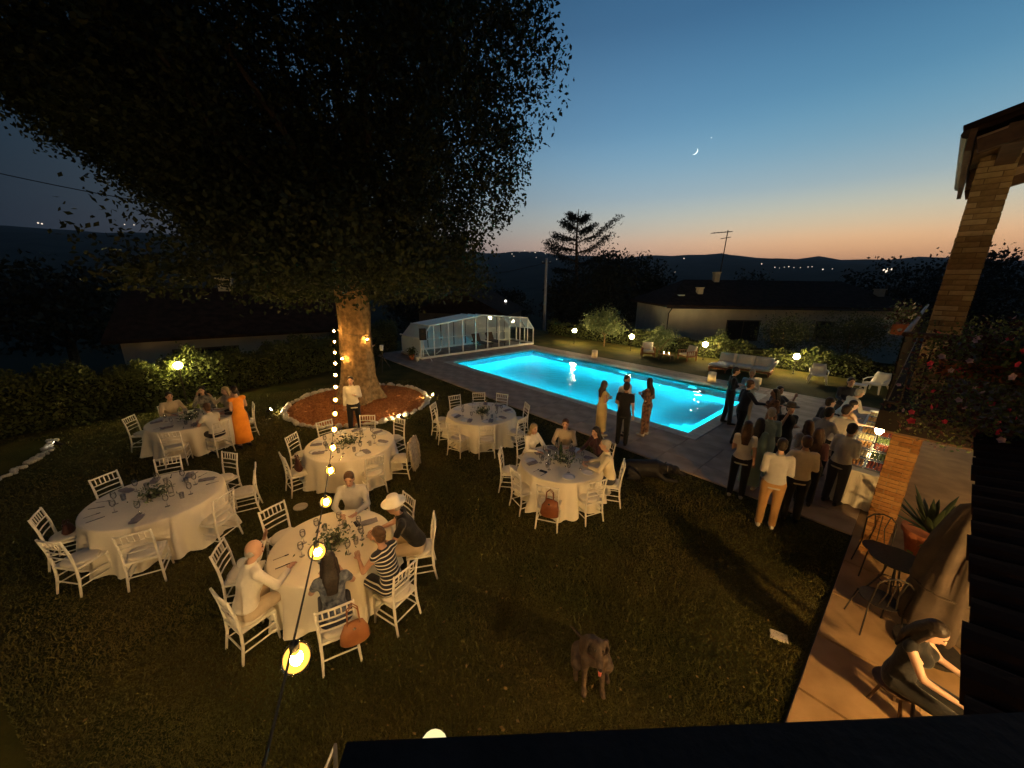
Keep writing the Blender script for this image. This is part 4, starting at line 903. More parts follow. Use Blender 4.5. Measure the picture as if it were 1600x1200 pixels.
# loudspeaker on its stand, camera tripod, planters by the enclosure
e = empty('loudspeaker', (-4.95, 20.3, 0), R(20), label='black loudspeaker on top of a white tripod stand by the enclosure', cat='speaker')
m_spk = mat('speaker_black', (.012, .012, .013), rough=.7)
MB().box((0, 0, 1.55), (.36, .34, .62), taper=.95).build('cabinet', m_spk, e)
q = MB(); q.loft([(0, -.172, 1.42), (0, -.185, 1.42)], .13, n=18); q.build('woofer', m_iron, e); q = MB(); q.loft([(0, -.170, 1.71), (0, -.183, 1.71)], .06, n=14); q.build('tweeter', m_iron, e)
s_ = empty('speaker_stand', (-4.95, 20.3, 0), R(20), label='white tripod stand carrying the black loudspeaker', cat='stand')
MB().loft([(0, 0, .35), (0, 0, 1.24)], .02, n=8).build('pole', m_white, s_)
for k in range(3):
    a = R(90 + 120 * k); MB().loft([(0, 0, .95), (.48 * math.cos(a), .48 * math.sin(a), .05)], .022, n=7).build('leg', m_white, s_); MB().loft([(0, 0, .45), (.25 * math.cos(a), .25 * math.sin(a), .48)], .012, n=6).build('brace', m_white, s_)
e = empty('camera_tripod', (-6.45, 18.0, 0), label='dark camera tripod with a pale camera between tree and enclosure', cat='tripod')
MB().box((0, 0, 1.18), (.12, .16, .26)).build('camera', m_white, e); MB().loft([(0, 0, .7), (0, 0, 1.06)], .025, n=8).build('column', m_iron, e)
for k in range(3): a = R(40 + 120 * k); MB().loft([(0, 0, .78), (.42 * math.cos(a), .42 * math.sin(a), 0)], [.022, .014], n=7).build('leg', m_iron, e)
MB().loft([(-.32, 0, 1.05), (.35, 0, 1.1)], .015, n=6).build('arm', m_iron, e)
for k, (x, y, l) in enumerate(((-5.75, 20.75, 'small potted plant against the enclosure, left of the speaker stand'),)):
    e = empty('potted_plant', (x, y, .04), label=l, cat='plant'); MB().lathe([(.12, 0), (.17, .26), (.19, .28), (.15, .28), (.0, .24)], n=14).build('pot', m_terracotta, e)
    rg = np.random.default_rng(3); P = rg.normal(size=(160, 3)) * np.array([.13, .13, .14]) + np.array([0, 0, .45]); V, F = leaf_cloud(P, (.08, .16), 2); o = bpy.data.objects.new('foliage', raw_mesh('foliage', V, F, m_hedge)); link(o, e)
e = empty('white_bucket', (-5.35, 20.45, .04), label='small white bucket beside the speaker stand leg', cat='bucket'); MB().lathe([(.10, 0), (.13, .22), (.135, .24), (.12, .24), (.095, .02), (0, .02)], n=16).build('pail', m_white, e, smooth=True)
MB().loft([(.13, 0, .23), (.08, 0, .32), (-.08, 0, .32), (-.13, 0, .23)], .005, n=5).build('handle', m_iron, e)
e = MB().lathe([(.13, 0), (.13, .02), (.11, .028), (0, .03)], n=24).build('drain_cover', m_coping, smooth=False, loc=(-4.2, 6.45, .0)); tag(e, 'small round pale cover set in the lawn between two tables', 'cover')
e = MB().box((0, 0, .01), (.20, .14, .03), taper=.9).build('stepping_stone', m_stone, loc=(3.5, 3.75, 0), rz=R(-30)); tag(e, 'single pale stepping stone in the grass by the patio', 'stone')
# ------------------------------------------------------------------ banquet chairs
m_chair = mat('chair_white', (.66, .62, .53), (.74, .70, .60), scale=14, rough=.45, bump=.04, spec=.4); m_pad = mat('seat_pad', (.62, .57, .47), (.68, .63, .52), scale=12, rough=.9, bump=.2, bscale=60)
def chair_parts():
    P = []
    w, d, zs = .40, .40, .44
    q = MB(); q.box((0, 0, zs - .015), (w, d, .03), taper=.99); P.append(('seat', q.mesh('seat', m_chair)))
    q = MB(); q.loft([(0, 0, zs + .001), (0, 0, zs + .03), (0, 0, zs + .045)], [.205, .2, .16], [.2, .195, .155], n=14, xdir=(1, 0, 0)); P.append(('seat_pad', q.mesh('seat_pad', m_pad, True)))
    for sx in (-1, 1):
        q = MB(); q.loft([(sx * .205, .19, 0), (sx * .19, .18, .25), (sx * .185, .175, .43)], [.014, .018, .017], n=7); P.append(('front_leg', q.mesh('front_leg', m_chair, True)))
        q = MB(); q.loft([(sx * .205, -.235, 0), (sx * .19, -.19, .25), (sx * .187, -.182, .45), (sx * .19, -.20, .68), (sx * .195, -.245, .925)], [.014, .018, .018, .017, .014], n=7); P.append(('back_leg', q.mesh('back_leg', m_chair, True)))
    yb = lambda z: float(np.interp(z, [.45, .68, .925], [-.182, -.20, -.245]))
    for z, nm, r in ((.905, 'top_rail', .014), (.775, 'back_rail', .010), (.69, 'back_rail', .010), (.60, 'back_rail', .010)):
        q = MB(); q.loft([(-.19, yb(z), z), (0, yb(z) - .012, z), (.19, yb(z), z)], r, n=6); P.append((nm, q.mesh(nm, m_chair, True)))
    for k in range(5):
        x = -.125 + k * .0625; q = MB(); q.loft([(x, yb(.775) - .010, .775), (x, yb(.905) - .010, .905)], .009, n=5); P.append(('spindle', q.mesh('spindle', m_chair, True)))
    for sx in (-1, 1):
        for z in (.15, .26): q = MB(); q.loft([(sx * .197, -.205, z), (sx * .195, .183, z)], .010, n=5); P.append(('stretcher', q.mesh('stretcher', m_chair)))
    for y, zz in ((.183, (.20,)), (-.205, (.20,))):
        for z in zz: q = MB(); q.loft([(-.193, y, z), (.193, y, z)], .010, n=5); P.append(('stretcher', q.mesh('stretcher', m_chair)))
    return P
CHAIR = chair_parts()
def chair(x, y, rz, label):
    e = empty('banquet_chair', (x, y, 0), rz, label=label, cat='chair', group='white banquet chairs around the tables')
    for nm, me in CHAIR: o = bpy.data.objects.new(nm, me); link(o, e)
    return e
# ------------------------------------------------------------------ tables with cloths
m_cloth = mat('table_cloth', (.66, .60, .48), (.74, .68, .55), scale=2.2, rough=.85, bump=.6, bscale=7, sheen=.2)
m_tabletop = mat('plywood', (.25, .18, .11), rough=.8)
def round_table(name_, c, r, label_t, label_c, seed, drop=.70):
    x, y = c; e = empty('banquet_table', (x, y, 0), label=label_t, cat='table', group='round banquet tables')
    MB().lathe([(r - .03, .715), (r - .01, .72), (r - .01, .745), (r - .02, .75)], n=36).build('tabletop', m_tabletop, e)
    for k in range(4): a = R(45 + 90 * k); MB().loft([(.55 * math.cos(a), .55 * math.sin(a), .715), (.6 * math.cos(a), .6 * math.sin(a), 0)], .02, n=7).build('leg', m_iron, e)
    rr = random.Random(seed); n = 120; V = [(0, 0, .757)]; F = []
    ph = [rr.uniform(0, 6.28) for _ in range(5)]; am = [.048, .036, .026, .014]; fr = [8, 13, 19, 29]
    rings = [(r * .5, 0), (r - .02, 0), (r + .003, .004), (r + .012, .025), (r + .02, .12), (r + .03, .28), (r + .045, .46), (r + .06, .62), (r + .07, drop)]
    for k, (rad, dz) in enumerate(rings):
        f = max(0, (dz - .02) / drop)
        for j in range(n):
            a = 2 * math.pi * j / n; fold = sum(A * math.sin(q * a + p) for A, q, p in zip(am, fr, ph)) * f * 1.5
            sq = .05 * abs(math.cos(2 * a + ph[4])) ** 6 * f                      # corners of the square cloth hang further out
            V.append(((rad + fold + sq * 1.6) * math.cos(a), (rad + fold + sq * 1.6) * math.sin(a), .757 - dz - (.035 * abs(math.cos(2 * a + ph[4])) ** 4 if k == len(rings) - 1 else 0)))
    for j in range(n): F.append((0, 1 + j, 1 + (j + 1) % n))
    for k in range(len(rings) - 1):
        for j in range(n): a = 1 + k * n; F.append((a + j, a + n + j, a + n + (j + 1) % n, a + (j + 1) % n))
    q = MB(); q.add(V, F); o = q.build('tablecloth', m_cloth, smooth=True, loc=(x, y, 0)); tag(o, label_c, 'tablecloth', 'round cream tablecloths')
TABLES = dict(T1=((-6.1, 5.6), .92), T2=((-8.6, 9.25), .90), T3=((-3.71, 7.85), .95), T4=((-.86, 10.0), .97), T5=((1.06, 7.05), .85), T6=((-2.55, 4.5), .80))
TN = dict(T1='empty table at far left', T2='table by the left hedge', T3='table beside the tree bed', T4='empty table nearest the pool', T5='table at centre right', T6='occupied front table')
for i, (k, (c, r)) in enumerate(TABLES.items()): round_table(k, c, r, 'round banquet table under the cloth, the ' + TN[k], 'cream cloth draped to the grass over the ' + TN[k], i)
def side_word(a):
    a = a % 360; return ['right', 'far right', 'far', 'far left', 'left', 'near left', 'near', 'near right'][int((a + 22.5) // 45) % 8]
def clock(a): return ['three', 'two', 'one', 'twelve', 'eleven', 'ten', 'nine', 'eight', 'seven', 'six', 'five', 'four'][int(((a % 360) + 15) // 30) % 12] + " o'clock"
CH = dict(T1=[(162, 1.36), (-146, 1.32), (-98, 1.34), (-56, 1.38), (126, 1.36), (80, 1.38), (35, 1.40), (-8, 1.30)],
          T2=[(-166, 1.32), (-66, 1.36), (-24, 1.36), (36, 1.40), (152, 1.36), (112, 1.36), (76, 1.36)],
          T3=[(-136, 1.36), (178, 1.38), (138, 1.42), (96, 1.40), (57, 1.42), (-4, 1.40), (-46, 1.32)],
          T4=[(170, 1.46), (-163, 1.28), (131, 1.46), (98, 1.46), (68, 1.46), (16, 1.36), (-34, 1.38), (-80, 1.38), (-116, 1.42)],
          T5=[(170, 1.30), (-146, 1.16), (-108, 1.30), (-62, 1.14), (-15, 1.24), (33, 1.38), (78, 1.36), (128, 1.28)],
          T6=[(-168, 1.40), (154, 1.36), (-125, 1.32), (-64, 1.36), (-27, 1.38), (14, 1.42), (50, 1.26), (97, 1.28)])
CHX = {}
extra = {('T5', 2): 'with brown bag, ', ('T3', 5): 'with jacket, ', ('T6', 3): 'with tan handbag, ', ('T3', 0): 'with dark bag, '}
for k, L_ in CH.items():
    (cx, cy), r = TABLES[k]; seen = {}
    for i, (a, rb) in enumerate(L_):
        w = side_word(a); seen[w] = seen.get(w, 0) + 1
        d = rb - .22; x, y = cx + d * math.cos(R(a)), cy + d * math.sin(R(a)); jit = R(random.uniform(-6, 6))
        if seen[w] > 1: w = {'far': 'far inner', 'left': 'left front', 'near': 'near inner', 'right': 'right inner', 'far left': 'far left inner', 'near left': 'near left inner', 'far right': 'far right inner', 'near right': 'near right inner'}[w]
        c = chair(x, y, R(a + 90) + jit, 'white chair %s%s side of the %s' % (extra.get((k, i), ''), w, TN[k])); CHX[(k, i)] = (x, y, R(a + 90) + jit)
# ------------------------------------------------------------------ tableware
m_glass = glassmat('wine_glass', (.985, .985, .98), mixf=.05); m_china = mat('china', (.72, .71, .68), rough=.25, spec=.5); m_napkin = mat('napkin_cloth', (.20, .18, .20), (.27, .25, .27), scale=8, rough=.95, bump=.3, bscale=30)
m_steel = mat('steel', (.5, .48, .45), rough=.25, metal=1.0); m_green = leafmat('sprig_leaf', (.05, .07, .03), (.14, .17, .09), scale=12, trans=.2); m_flow = mat('white_petal', (.6, .57, .48), rough=.8); m_bottle = mat('green_bottle', (.02, .04, .02), rough=.08, spec=.6)
GL = MB().lathe([(.034, 0), (.034, .003), (.005, .008), (.004, .09), (.02, .105), (.038, .14), (.036, .19), (.033, .21), (.031, .21), (.034, .19), (.036, .14), (.018, .108), (.0, .10)], n=12).mesh('wine_glass', m_glass, True)
TUM = MB().lathe([(.03, 0), (.036, .1), (.034, .1), (.028, .006), (0, .006)], n=12).mesh('tumbler', m_glass, True)
PLT = MB().lathe([(.07, .0), (.085, .004), (.125, .018), (.128, .021), (.085, .009), (0, .008)], n=24).mesh('plate', m_china, True)
def nap_mesh(seed):
    rr = random.Random(seed); q = MB(); V = []; F = []
    for i in range(7):
        for j in range(5): V.append(((i / 6 - .5) * .24, (j / 4 - .5) * .13 * (1 - .35 * abs(i / 6 - .5)), .012 + rr.uniform(0, .03) * (1 - abs(j / 4 - .5))))
    for i in range(6):
        for j in range(4): F.append((i * 5 + j, (i + 1) * 5 + j, (i + 1) * 5 + j + 1, i * 5 + j + 1))
    q.add(V, F); n = len(V); q.add([(x, y, .003) for x, y, z in V], [tuple(reversed(f)) for f in F]); return q.mesh('napkin', m_napkin, True)
NAP = [nap_mesh(i) for i in range(3)]
KN = MB().box((0, 0, .004), (.012, .2, .005)).box((0, .06, .005), (.016, .09, .006)).mesh('knife', m_steel); FK = MB().box((0, -.03, .004), (.008, .14, .004)).box((0, .06, .004), (.022, .05, .004)).mesh('fork', m_steel)
PH = MB().box((0, 0, .005), (.075, .15, .009), taper=.96).mesh('phone', m_spk)
def put(name, me, x, y, rz, label, cat, group=None, z=.7595): o = bpy.data.objects.new(name, me); link(o); o.location = (x, y, z); o.rotation_euler = (0, 0, rz); return tag(o, label, cat, group)
def centrepiece(x, y, label, seed, R0=.17):
    e = empty('centrepiece', (x, y, .759), label=label, cat='centrepiece'); rg = np.random.default_rng(seed)
    MB().lathe([(.06, 0), (.10, .05), (.105, .055), (.06, .05), (0, .05)], n=14).build('bowl', m_iron, e)
    P = rg.normal(size=(260, 3)) * np.array([R0 * .6, R0 * .6, .045]) + np.array([0, 0, .08]); P[:, 2] = np.maximum(P[:, 2], .01); V, F = leaf_cloud(P, (.04, .09), seed, aspect=.4); o = bpy.data.objects.new('greenery', raw_mesh('greenery', V, F, m_green)); link(o, e); o['kind'] = 'stuff'
    for k in range(7): a = rg.uniform(0, 6.28); q = MB(); q.ball((R0 * .5 * math.cos(a), R0 * .5 * math.sin(a), .12), (.022, .022, .016), n=7, k=5); q.build('flower', m_flow, e, smooth=True)
CHW = ('glass', 'plate', 'napkin')
for ti, (k, ((cx, cy), r)) in enumerate(TABLES.items()):
    rr = random.Random(100 + ti); tn = TN[k]; n = [9, 7, 8, 9, 8, 8][ti]
    centrepiece(cx + rr.uniform(-.05, .05), cy + rr.uniform(-.05, .05), 'green leafy centrepiece on the ' + tn, ti + 3, [.19, .16, .22, .17, .24, .24][ti])
    for i in range(n):
        a = 2 * math.pi * i / n + rr.uniform(-.12, .12); d = r - .2
        if k in ('T3', 'T4', 'T5', 'T2') and rr.random() < .75: put('plate', PLT, cx + d * math.cos(a), cy + d * math.sin(a), 0, 'white dinner plate at %s on the %s' % (clock(math.degrees(a)), tn), 'plate', 'plates on the ' + tn)
        elif rr.random() < .6: put('knife', KN, cx + (d + .02) * math.cos(a) - .1 * math.sin(a), cy + (d + .02) * math.sin(a) + .1 * math.cos(a), a + 1.57, 'steel knife at %s on the %s' % (clock(math.degrees(a)), tn), 'knife', 'cutlery on the ' + tn); put('fork', FK, cx + (d + .02) * math.cos(a) + .1 * math.sin(a), cy + (d + .02) * math.sin(a) - .1 * math.cos(a), a + 1.57, 'steel fork at %s on the %s' % (clock(math.degrees(a)), tn), 'fork', 'cutlery on the ' + tn)
        if rr.random() < .62: put('napkin', rr.choice(NAP), cx + (d - .02) * math.cos(a + .17), cy + (d - .02) * math.sin(a + .17), a + rr.uniform(-.8, .8), 'crumpled grey napkin at %s on the %s' % (clock(math.degrees(a + .17)), tn), 'napkin', 'napkins on the ' + tn, z=.775 if k in ('T3', 'T4', 'T5', 'T2') else .7595)
        g = d - .20; put('wine_glass', GL, cx + g * math.cos(a + .1), cy + g * math.sin(a + .1), 0, 'stemmed wine glass at %s on the %s' % (clock(math.degrees(a + .1)), tn), 'glass', 'wine glasses on the ' + tn)
        if rr.random() < .5: put('tumbler', TUM, cx + (g - .05) * math.cos(a - .14), cy + (g - .05) * math.sin(a - .14), 0, 'clear tumbler at %s on the %s' % (clock(math.degrees(a - .14)), tn), 'glass', 'tumblers on the ' + tn)
BOT = MB().lathe([(.036, 0), (.038, .01), (.038, .18), (.03, .22), (.014, .25), (.013, .30), (.016, .305), (0, .31)], n=14)
for k, dx, dy, lab, m in (('T1', .14, .12, 'clear water bottle beside the centrepiece of the empty table at far left', m_glass), ('T1', .24, .02, 'second clear bottle nearer the middle of the empty table at far left', m_glass), ('T5', .02, .33, 'dark wine bottle on the table at centre right', m_bottle), ('T6', .10, -.30, 'dark wine bottle on the occupied front table', m_bottle), ('T3', .12, .34, 'clear water bottle on the table beside the tree bed', m_glass)):
    (cx, cy), r = TABLES[k]; put('bottle', BOT.mesh('bottle', m, True), cx + dx, cy + dy, 0, lab, 'bottle')
for k, dx, dy, rz, lab in (('T5', -.42, -.42, 1.0, 'black phone lying on the near left of the table at centre right'), ('T6', .18, .42, .7, 'black phone lying at the far side of the occupied front table')):
    (cx, cy), r = TABLES[k]; put('phone', PH, cx + dx, cy + dy, rz, lab, 'phone')
# ------------------------------------------------------------------ bags and a jacket on the chairs
def handbag(loc, rz, label, m, w=.30, h=.26, strap=.22, slouch=0.0):
    e = empty('handbag', loc, rz, label=label, cat='bag')
    q = MB(); q.loft([(0, 0, 0), (0, 0, .03), (slouch * .3, 0, h * .55), (slouch, 0, h)], [w * .42, w * .5, w * .46, w * .30], [.06, .075, .055, .025], n=14, xdir=(1, 0, 0)); q.build('body', m, e, smooth=True)
    for y in (-.02, .02): q = MB(); q.loft([(-w * .2, y, h - .02), (-w * .17, y, h + strap * .7), (0, y, h + strap), (w * .17, y, h + strap * .7), (w * .2, y, h - .02)], .008, n=6); q.build('strap', m, e)
    q = MB(); q.ball((0, -.05, h * .8), (.018, .01, .018), n=8, k=5); q.build('clasp', m_steel, e)
m_brown = mat('brown_leather', (.14, .040, .014), (.20, .065, .022), scale=8, rough=.55, bump=.15); m_tan = mat('tan_leather', (.23, .085, .030), (.30, .12, .045), scale=8, rough=.5, bump=.15); m_darkbag = mat('dark_leather', (.045, .014, .010), (.07, .025, .016), scale=8, rough=.6)
def behind(k, i, side, back): x, y, rz = CHX[(k, i)]; return (x + math.cos(rz) * side + math.sin(rz) * back, y + math.sin(rz) * side - math.cos(rz) * back), rz
p, rz = behind('T5', 2, .06, .315); handbag((*p, .39), rz, 'brown slouchy leather bag hung on a chair back at centre right', m_brown, .34, .33, .20, .05)
p, rz = behind('T6', 3, .17, .30); handbag((*p, .40), rz, 'tan leather handbag hung on the near chair of the front table', m_tan, .33, .28, .24)
p, rz = behind('T3', 0, 0, -.02); handbag((*p, .488), rz, 'dark red bag standing on a chair left of the tree bed table', m_darkbag, .30, .24, .1)
p, rz = behind('T1', 1, .0, -.02); handbag((*p, .488), rz, 'small dark bag standing on a left chair of the empty far left table', m_darkbag, .22, .16, .06)
def jacket():
    x, y, rz = CHX[('T3', 5)]; e = empty('draped_jacket', (x, y, 0), rz, label='pale patterned jacket draped over a chair back by the tree bed', cat='jacket')
    m = mat('jacket_linen', (.40, .34, .25), (.26, .21, .15), scale=22, rough=.95, bump=.3); q = MB(); V = []; F = []
    nx = 13
    prof = [(-.19, .55), (-.20, .75), (-.225, .93), (-.25, .955), (-.285, .93), (-.31, .70), (-.33, .45), (-.35, .22)]
    for i, (yy, z) in enumerate(prof):
        for j in range(nx): a = j / (nx - 1) * 2 - 1; V.append((a * (.23 + .05 * (1 - z) * (i > 4)), yy - .02 * math.sin(a * 7 + i) * (i > 4) - (.0 if i < 4 else .02 * (1 - a * a)), z - .05 * abs(a) * (i in (2, 3, 4)) + .03 * math.sin(a * 5) * (i == 7)))
    for i in range(len(prof) - 1):
        for j in range(nx - 1): F.append((i * nx + j, i * nx + j + 1, (i + 1) * nx + j + 1, (i + 1) * nx + j))
    q.add(V, F); o = q.build('cloth', m, e, smooth=True); sm = o.modifiers.new('thick', 'SOLIDIFY'); sm.thickness = .012; sm.offset = 1
    for s in (-1, 1): q = MB(); q.loft([(s * .22, -.27, .90), (s * .27, -.32, .65), (s * .26, -.34, .36)], [.05, .05, .045], [.03, .03, .025], n=8); q.build('sleeve', m, e, smooth=True)
jacket()
# ------------------------------------------------------------------ buffet under the balcony edge
def buffet():
    e = at_grid(empty('buffet_table', label='long buffet table under a white cloth beside the brick pillar', cat='table'))
    MB().box((16.95, 1.4, .80), (.66, 5.3, .03)).build('tabletop', m_tabletop, e)
    for s in (16.75, 17.15):
        for t in (-.9, 1.4, 3.8): MB().loft([(s, t, .79), (s, t, .04)], .02, n=6).build('leg', m_iron, e)
    q = MB(); n = 40; V = []; F = []; pts = []
    for k in range(24): pts.append((16.6 + .70 * k / 24, -1.28))
    for k in range(40): pts.append((17.3, -1.28 + 5.36 * k / 40))
    for k in range(24): pts.append((17.3 - .70 * k / 24, 4.08))
    for k in range(40): pts.append((16.6, 4.08 - 5.36 * k / 40))
    n = len(pts); rr = random.Random(2)
    for lev, z in enumerate((.828, .826, .6, .35, .07)):
        for k, (s, t) in enumerate(pts):
            f = (0, 0, .35, .7, 1)[lev]; w = .03 * math.sin(k * 1.05) * f + .02 * math.sin(k * .43 + 1) * f + .02 * f; cs, ct = 16.95, 1.4
            ds, dt = (1 if abs(s - 17.3) < 1e-6 else -1 if abs(s - 16.6) < 1e-6 and k >= 88 else 0), (-1 if abs(t + 1.28) < 1e-6 and k < 24 else 1 if abs(t - 4.08) < 1e-6 and 64 <= k < 88 else 0)
            V.append((s + ds * w - (.004 * ds if lev == 0 else 0), t + dt * w - (.004 * dt if lev == 0 else 0), z))
    for lev in range(4):
        for k in range(n): F.append((lev * n + k, lev * n + (k + 1) % n, (lev + 1) * n + (k + 1) % n, (lev + 1) * n + k))
    F = [tuple(reversed(f)) for f in F]; F.append(tuple(range(n))); q.add(V, F); tag(at_grid(q.build('buffet_cloth', m_cloth, smooth=False)), 'white cloth hanging over the long buffet table', 'tablecloth')
    foods = [mat('food_%d' % i, a, b, scale=40, rough=.6) for i, (a, b) in enumerate([((.45, .22, .06), (.6, .34, .1)), ((.35, .06, .03), (.5, .12, .05)), ((.55, .45, .2), (.7, .6, .35)), ((.12, .16, .04), (.2, .25, .07))])]
    names = ['golden pastries', 'red tomato bites', 'pale cheese pieces', 'green salad pieces']; k = 0
    for t in (-.8, -.15, .5, 1.1, 1.7, 2.3, 2.9, 3.5):
        for s in (16.79, 17.12):
            tr = at_grid(empty('food_tray', label='steel buffet tray of %s, %s row, number %s from the pillar' % (names[k % 4], 'lawn side' if s < 17.0 else 'house side', ['one', 'two', 'three', 'four', 'five', 'six', 'seven', 'eight'][k // 2]), cat='tray', group='food trays on the buffet'))
            MB().box((s, t, .836), (.30, .50, .012)).box((s, t - .245, .85), (.30, .012, .03)).box((s, t + .245, .85), (.30, .012, .03)).build('tray', m_steel, tr)
            q = MB(); rr = random.Random(k)
            for i in range(5):
                for j in range(7): q.ball((s - .11 + i * .055 + rr.uniform(-.01, .01), t - .2 + j * .066 + rr.uniform(-.01, .01), .856), (.027, .027, .018 + rr.uniform(0, .012)), n=6, k=4)
            o = q.build('food', foods[k % 4], tr, smooth=True); o['kind'] = 'stuff'; k += 1
    l = empty('table_lamp', st(17.15, 3.95, .83), label='small glowing table lamp at the far end of the buffet', cat='lamp')
    MB().lathe([(.06, 0), (.06, .015), (.012, .02), (.012, .2)], n=12).build('stem', m_iron, l); MB().lathe([(.03, .2), (.09, .30), (.085, .34), (.03, .35)], n=14).build('shade', emit('lamp_shade', (1, .80, .38), 80), l, smooth=True)
    l = empty('table_lamp', st(16.98, .80, .83), label='small glowing table lamp midway along the buffet', cat='lamp')
    MB().lathe([(.06, 0), (.06, .015), (.012, .02), (.012, .25)], n=12).build('stem', m_iron, l); MB().lathe([(.03, .25), (.08, .33), (.075, .37), (.03, .38)], n=14).build('shade', emit('lamp_shade_b', (1, .74, .34), 70), l, smooth=True)
buffet()
# ------------------------------------------------------------------ porch things
def parasol():
    b = st(18.05, -4.65, 0); e = empty('closed_parasol', b, R(15), label='closed parasol in a grey-brown cover standing on the patio', cat='parasol')
    m = mat('parasol_cover', (.05, .037, .027), (.075, .055, .04), scale=5, rough=.85, bump=.3, bscale=14); n = 48; V = []; F = []
    prof = [(.30, .42), (.34, .5), (.33, .75), (.315, .95), (.33, 1.05), (.30, 1.3), (.25, 1.6), (.20, 1.85), (.15, 2.02), (.05, 2.10)]
    for i, (r, z) in enumerate(prof):
        for j in range(n):
            a = 2 * math.pi * j / n; fold = (.10 * abs(math.cos(4 * a + .4 * math.sin(z * 2.5))) ** .6 - .07 + .025 * math.sin(13 * a + z * 2)) * min(1, (2.1 - z) * 1.2) * (.45 if abs(z - 1.0) < .06 else 1)
            V.append(((r + fold) * math.cos(a), (r + fold) * math.sin(a), z))
    for i in range(len(prof) - 1):
        for j in range(n): F.append((i * n + j, i * n + (j + 1) % n, (i + 1) * n + (j + 1) % n, (i + 1) * n + j))
    q = MB(); q.add(V, F); q.build('cover', m, e, smooth=True); MB().loft([(0, 0, 0), (0, 0, 2.18)], .025, n=8).build('pole', m_wood, e)
    MB().loft([(.325 * math.cos(k * .196), .325 * math.sin(k * .196), 1.0) for k in range(33)], .014, n=6).build('strap', m, e); MB().lathe([(.3, .06), (.3, .12), (.05, .14), (.04, .3)], n=24).build('base', m_iron, e); MB().lathe([(.05, 2.1), (.03, 2.2), (0, 2.22)], n=10).build('finial', m_wood, e)
parasol()
def agave(loc, label, s=1.0, n=26):
    e = empty('potted_agave', loc, label=label, cat='plant'); MB().lathe([(.17 * s, 0), (.25 * s, .34 * s), (.28 * s, .35 * s), (.28 * s, .41 * s), (.24 * s, .41 * s), (0, .36 * s)], n=20).build('pot', m_terracotta, e, smooth=False)
    m = leafmat('agave_leaf', (.025, .04, .018), (.05, .07, .03), scale=6, trans=.1); rr = random.Random(9)
    for k in range(n):
        a = k * 2.4; el = R(18 + 58 * (k / n)); L_ = s * rr.uniform(.5, .72); d = Vector((math.cos(a) * math.cos(el), math.sin(a) * math.cos(el), math.sin(el))); b = Vector((0, 0, .40 * s)); x = Vector((-math.sin(a), math.cos(a), 0)); nn = x.cross(d)
        q = MB(); pts = [b, b + d * L_ * .4, b + d * L_ * .75 - Vector((0, 0, .02)), b + d * L_ - Vector((0, 0, .05))]
        q.loft(pts, [.03 * s, .042 * s, .028 * s, .003], [.012, .010, .007, .002], n=6, xdir=x); q.build('leaf', m, e, smooth=True)
agave(st(17.95, -2.3, .06), 'spiky agave in a big terracotta pot beside the brick pillar', 1.15)
e = empty('terracotta_pot', st(18.3, -2.9, .06), label='low terracotta pot of dark leaves right of the agave', cat='plant'); MB().lathe([(.14, 0), (.2, .25), (.22, .28), (.18, .28), (0, .24)], n=18).build('pot', m_terracotta, e)
_P = np.random.default_rng(5).normal(size=(300, 3)) * np.array([.17, .17, .10]) + np.array([0, 0, .38]); _V, _F = leaf_cloud(_P, (.07, .15), 9); _o = bpy.data.objects.new('foliage', raw_mesh('foliage', _V, _F, m_hedge)); link(_o, e)
def iron_table():
    e = empty('bistro_table', st(17.62, -4.05, .06), label='round wrought iron bistro table on the patio by the pillar', cat='table')
    MB().lathe([(.28, .70), (.30, .71), (.30, .725), (0, .725)], n=24).build('top', m_iron, e)
    for k in range(3): a = R(30 + 120 * k); MB().loft([(.06 * math.cos(a), .06 * math.sin(a), .7), (.10 * math.cos(a), .10 * math.sin(a), .4), (.26 * math.cos(a), .26 * math.sin(a), 0)], .011, n=6).build('leg', m_iron, e)
    q = MB(); q.loft([(.12 * math.cos(k * .524), .12 * math.sin(k * .524), .35) for k in range(13)], .008, n=5); q.build('ring', m_iron, e)
def iron_chair(s, t, rz, label):
    e = empty('bistro_chair', st(s, t, .06), rz, label=label, cat='chair', group='iron bistro chairs on the patio')
    MB().lathe([(.18, .44), (.2, .45), (.2, .46), (0, .465)], n=18).build('seat', m_iron, e)
    for sx in (-1, 1):
        MB().loft([(sx * .16, .13, .44), (sx * .2, .2, 0)], .010, n=6).build('front_leg', m_iron, e)
        MB().loft([(sx * .2, -.22, 0), (sx * .17, -.15, .45), (sx * .17, -.2, .82)], .010, n=6).build('back_leg', m_iron, e)
    q = MB(); q.loft([(-.17, -.2, .82), (-.1, -.21, .9), (0, -.21, .93), (.1, -.21, .9), (.17, -.2, .82)], .011, n=6); q.build('top_rail', m_iron, e)
    for x in (-.09, 0, .09): MB().loft([(x, -.16, .47), (x * .6, -.19, .7), (x, -.21, .9)], .007, n=5).build('back_scroll', m_iron, e)
iron_table(); iron_chair(17.45, -3.45, R(150), 'wrought iron bistro chair nearest the brick pillar'); iron_chair(17.55, -4.75, R(-20), 'wrought iron bistro chair facing away, beside the parasol')
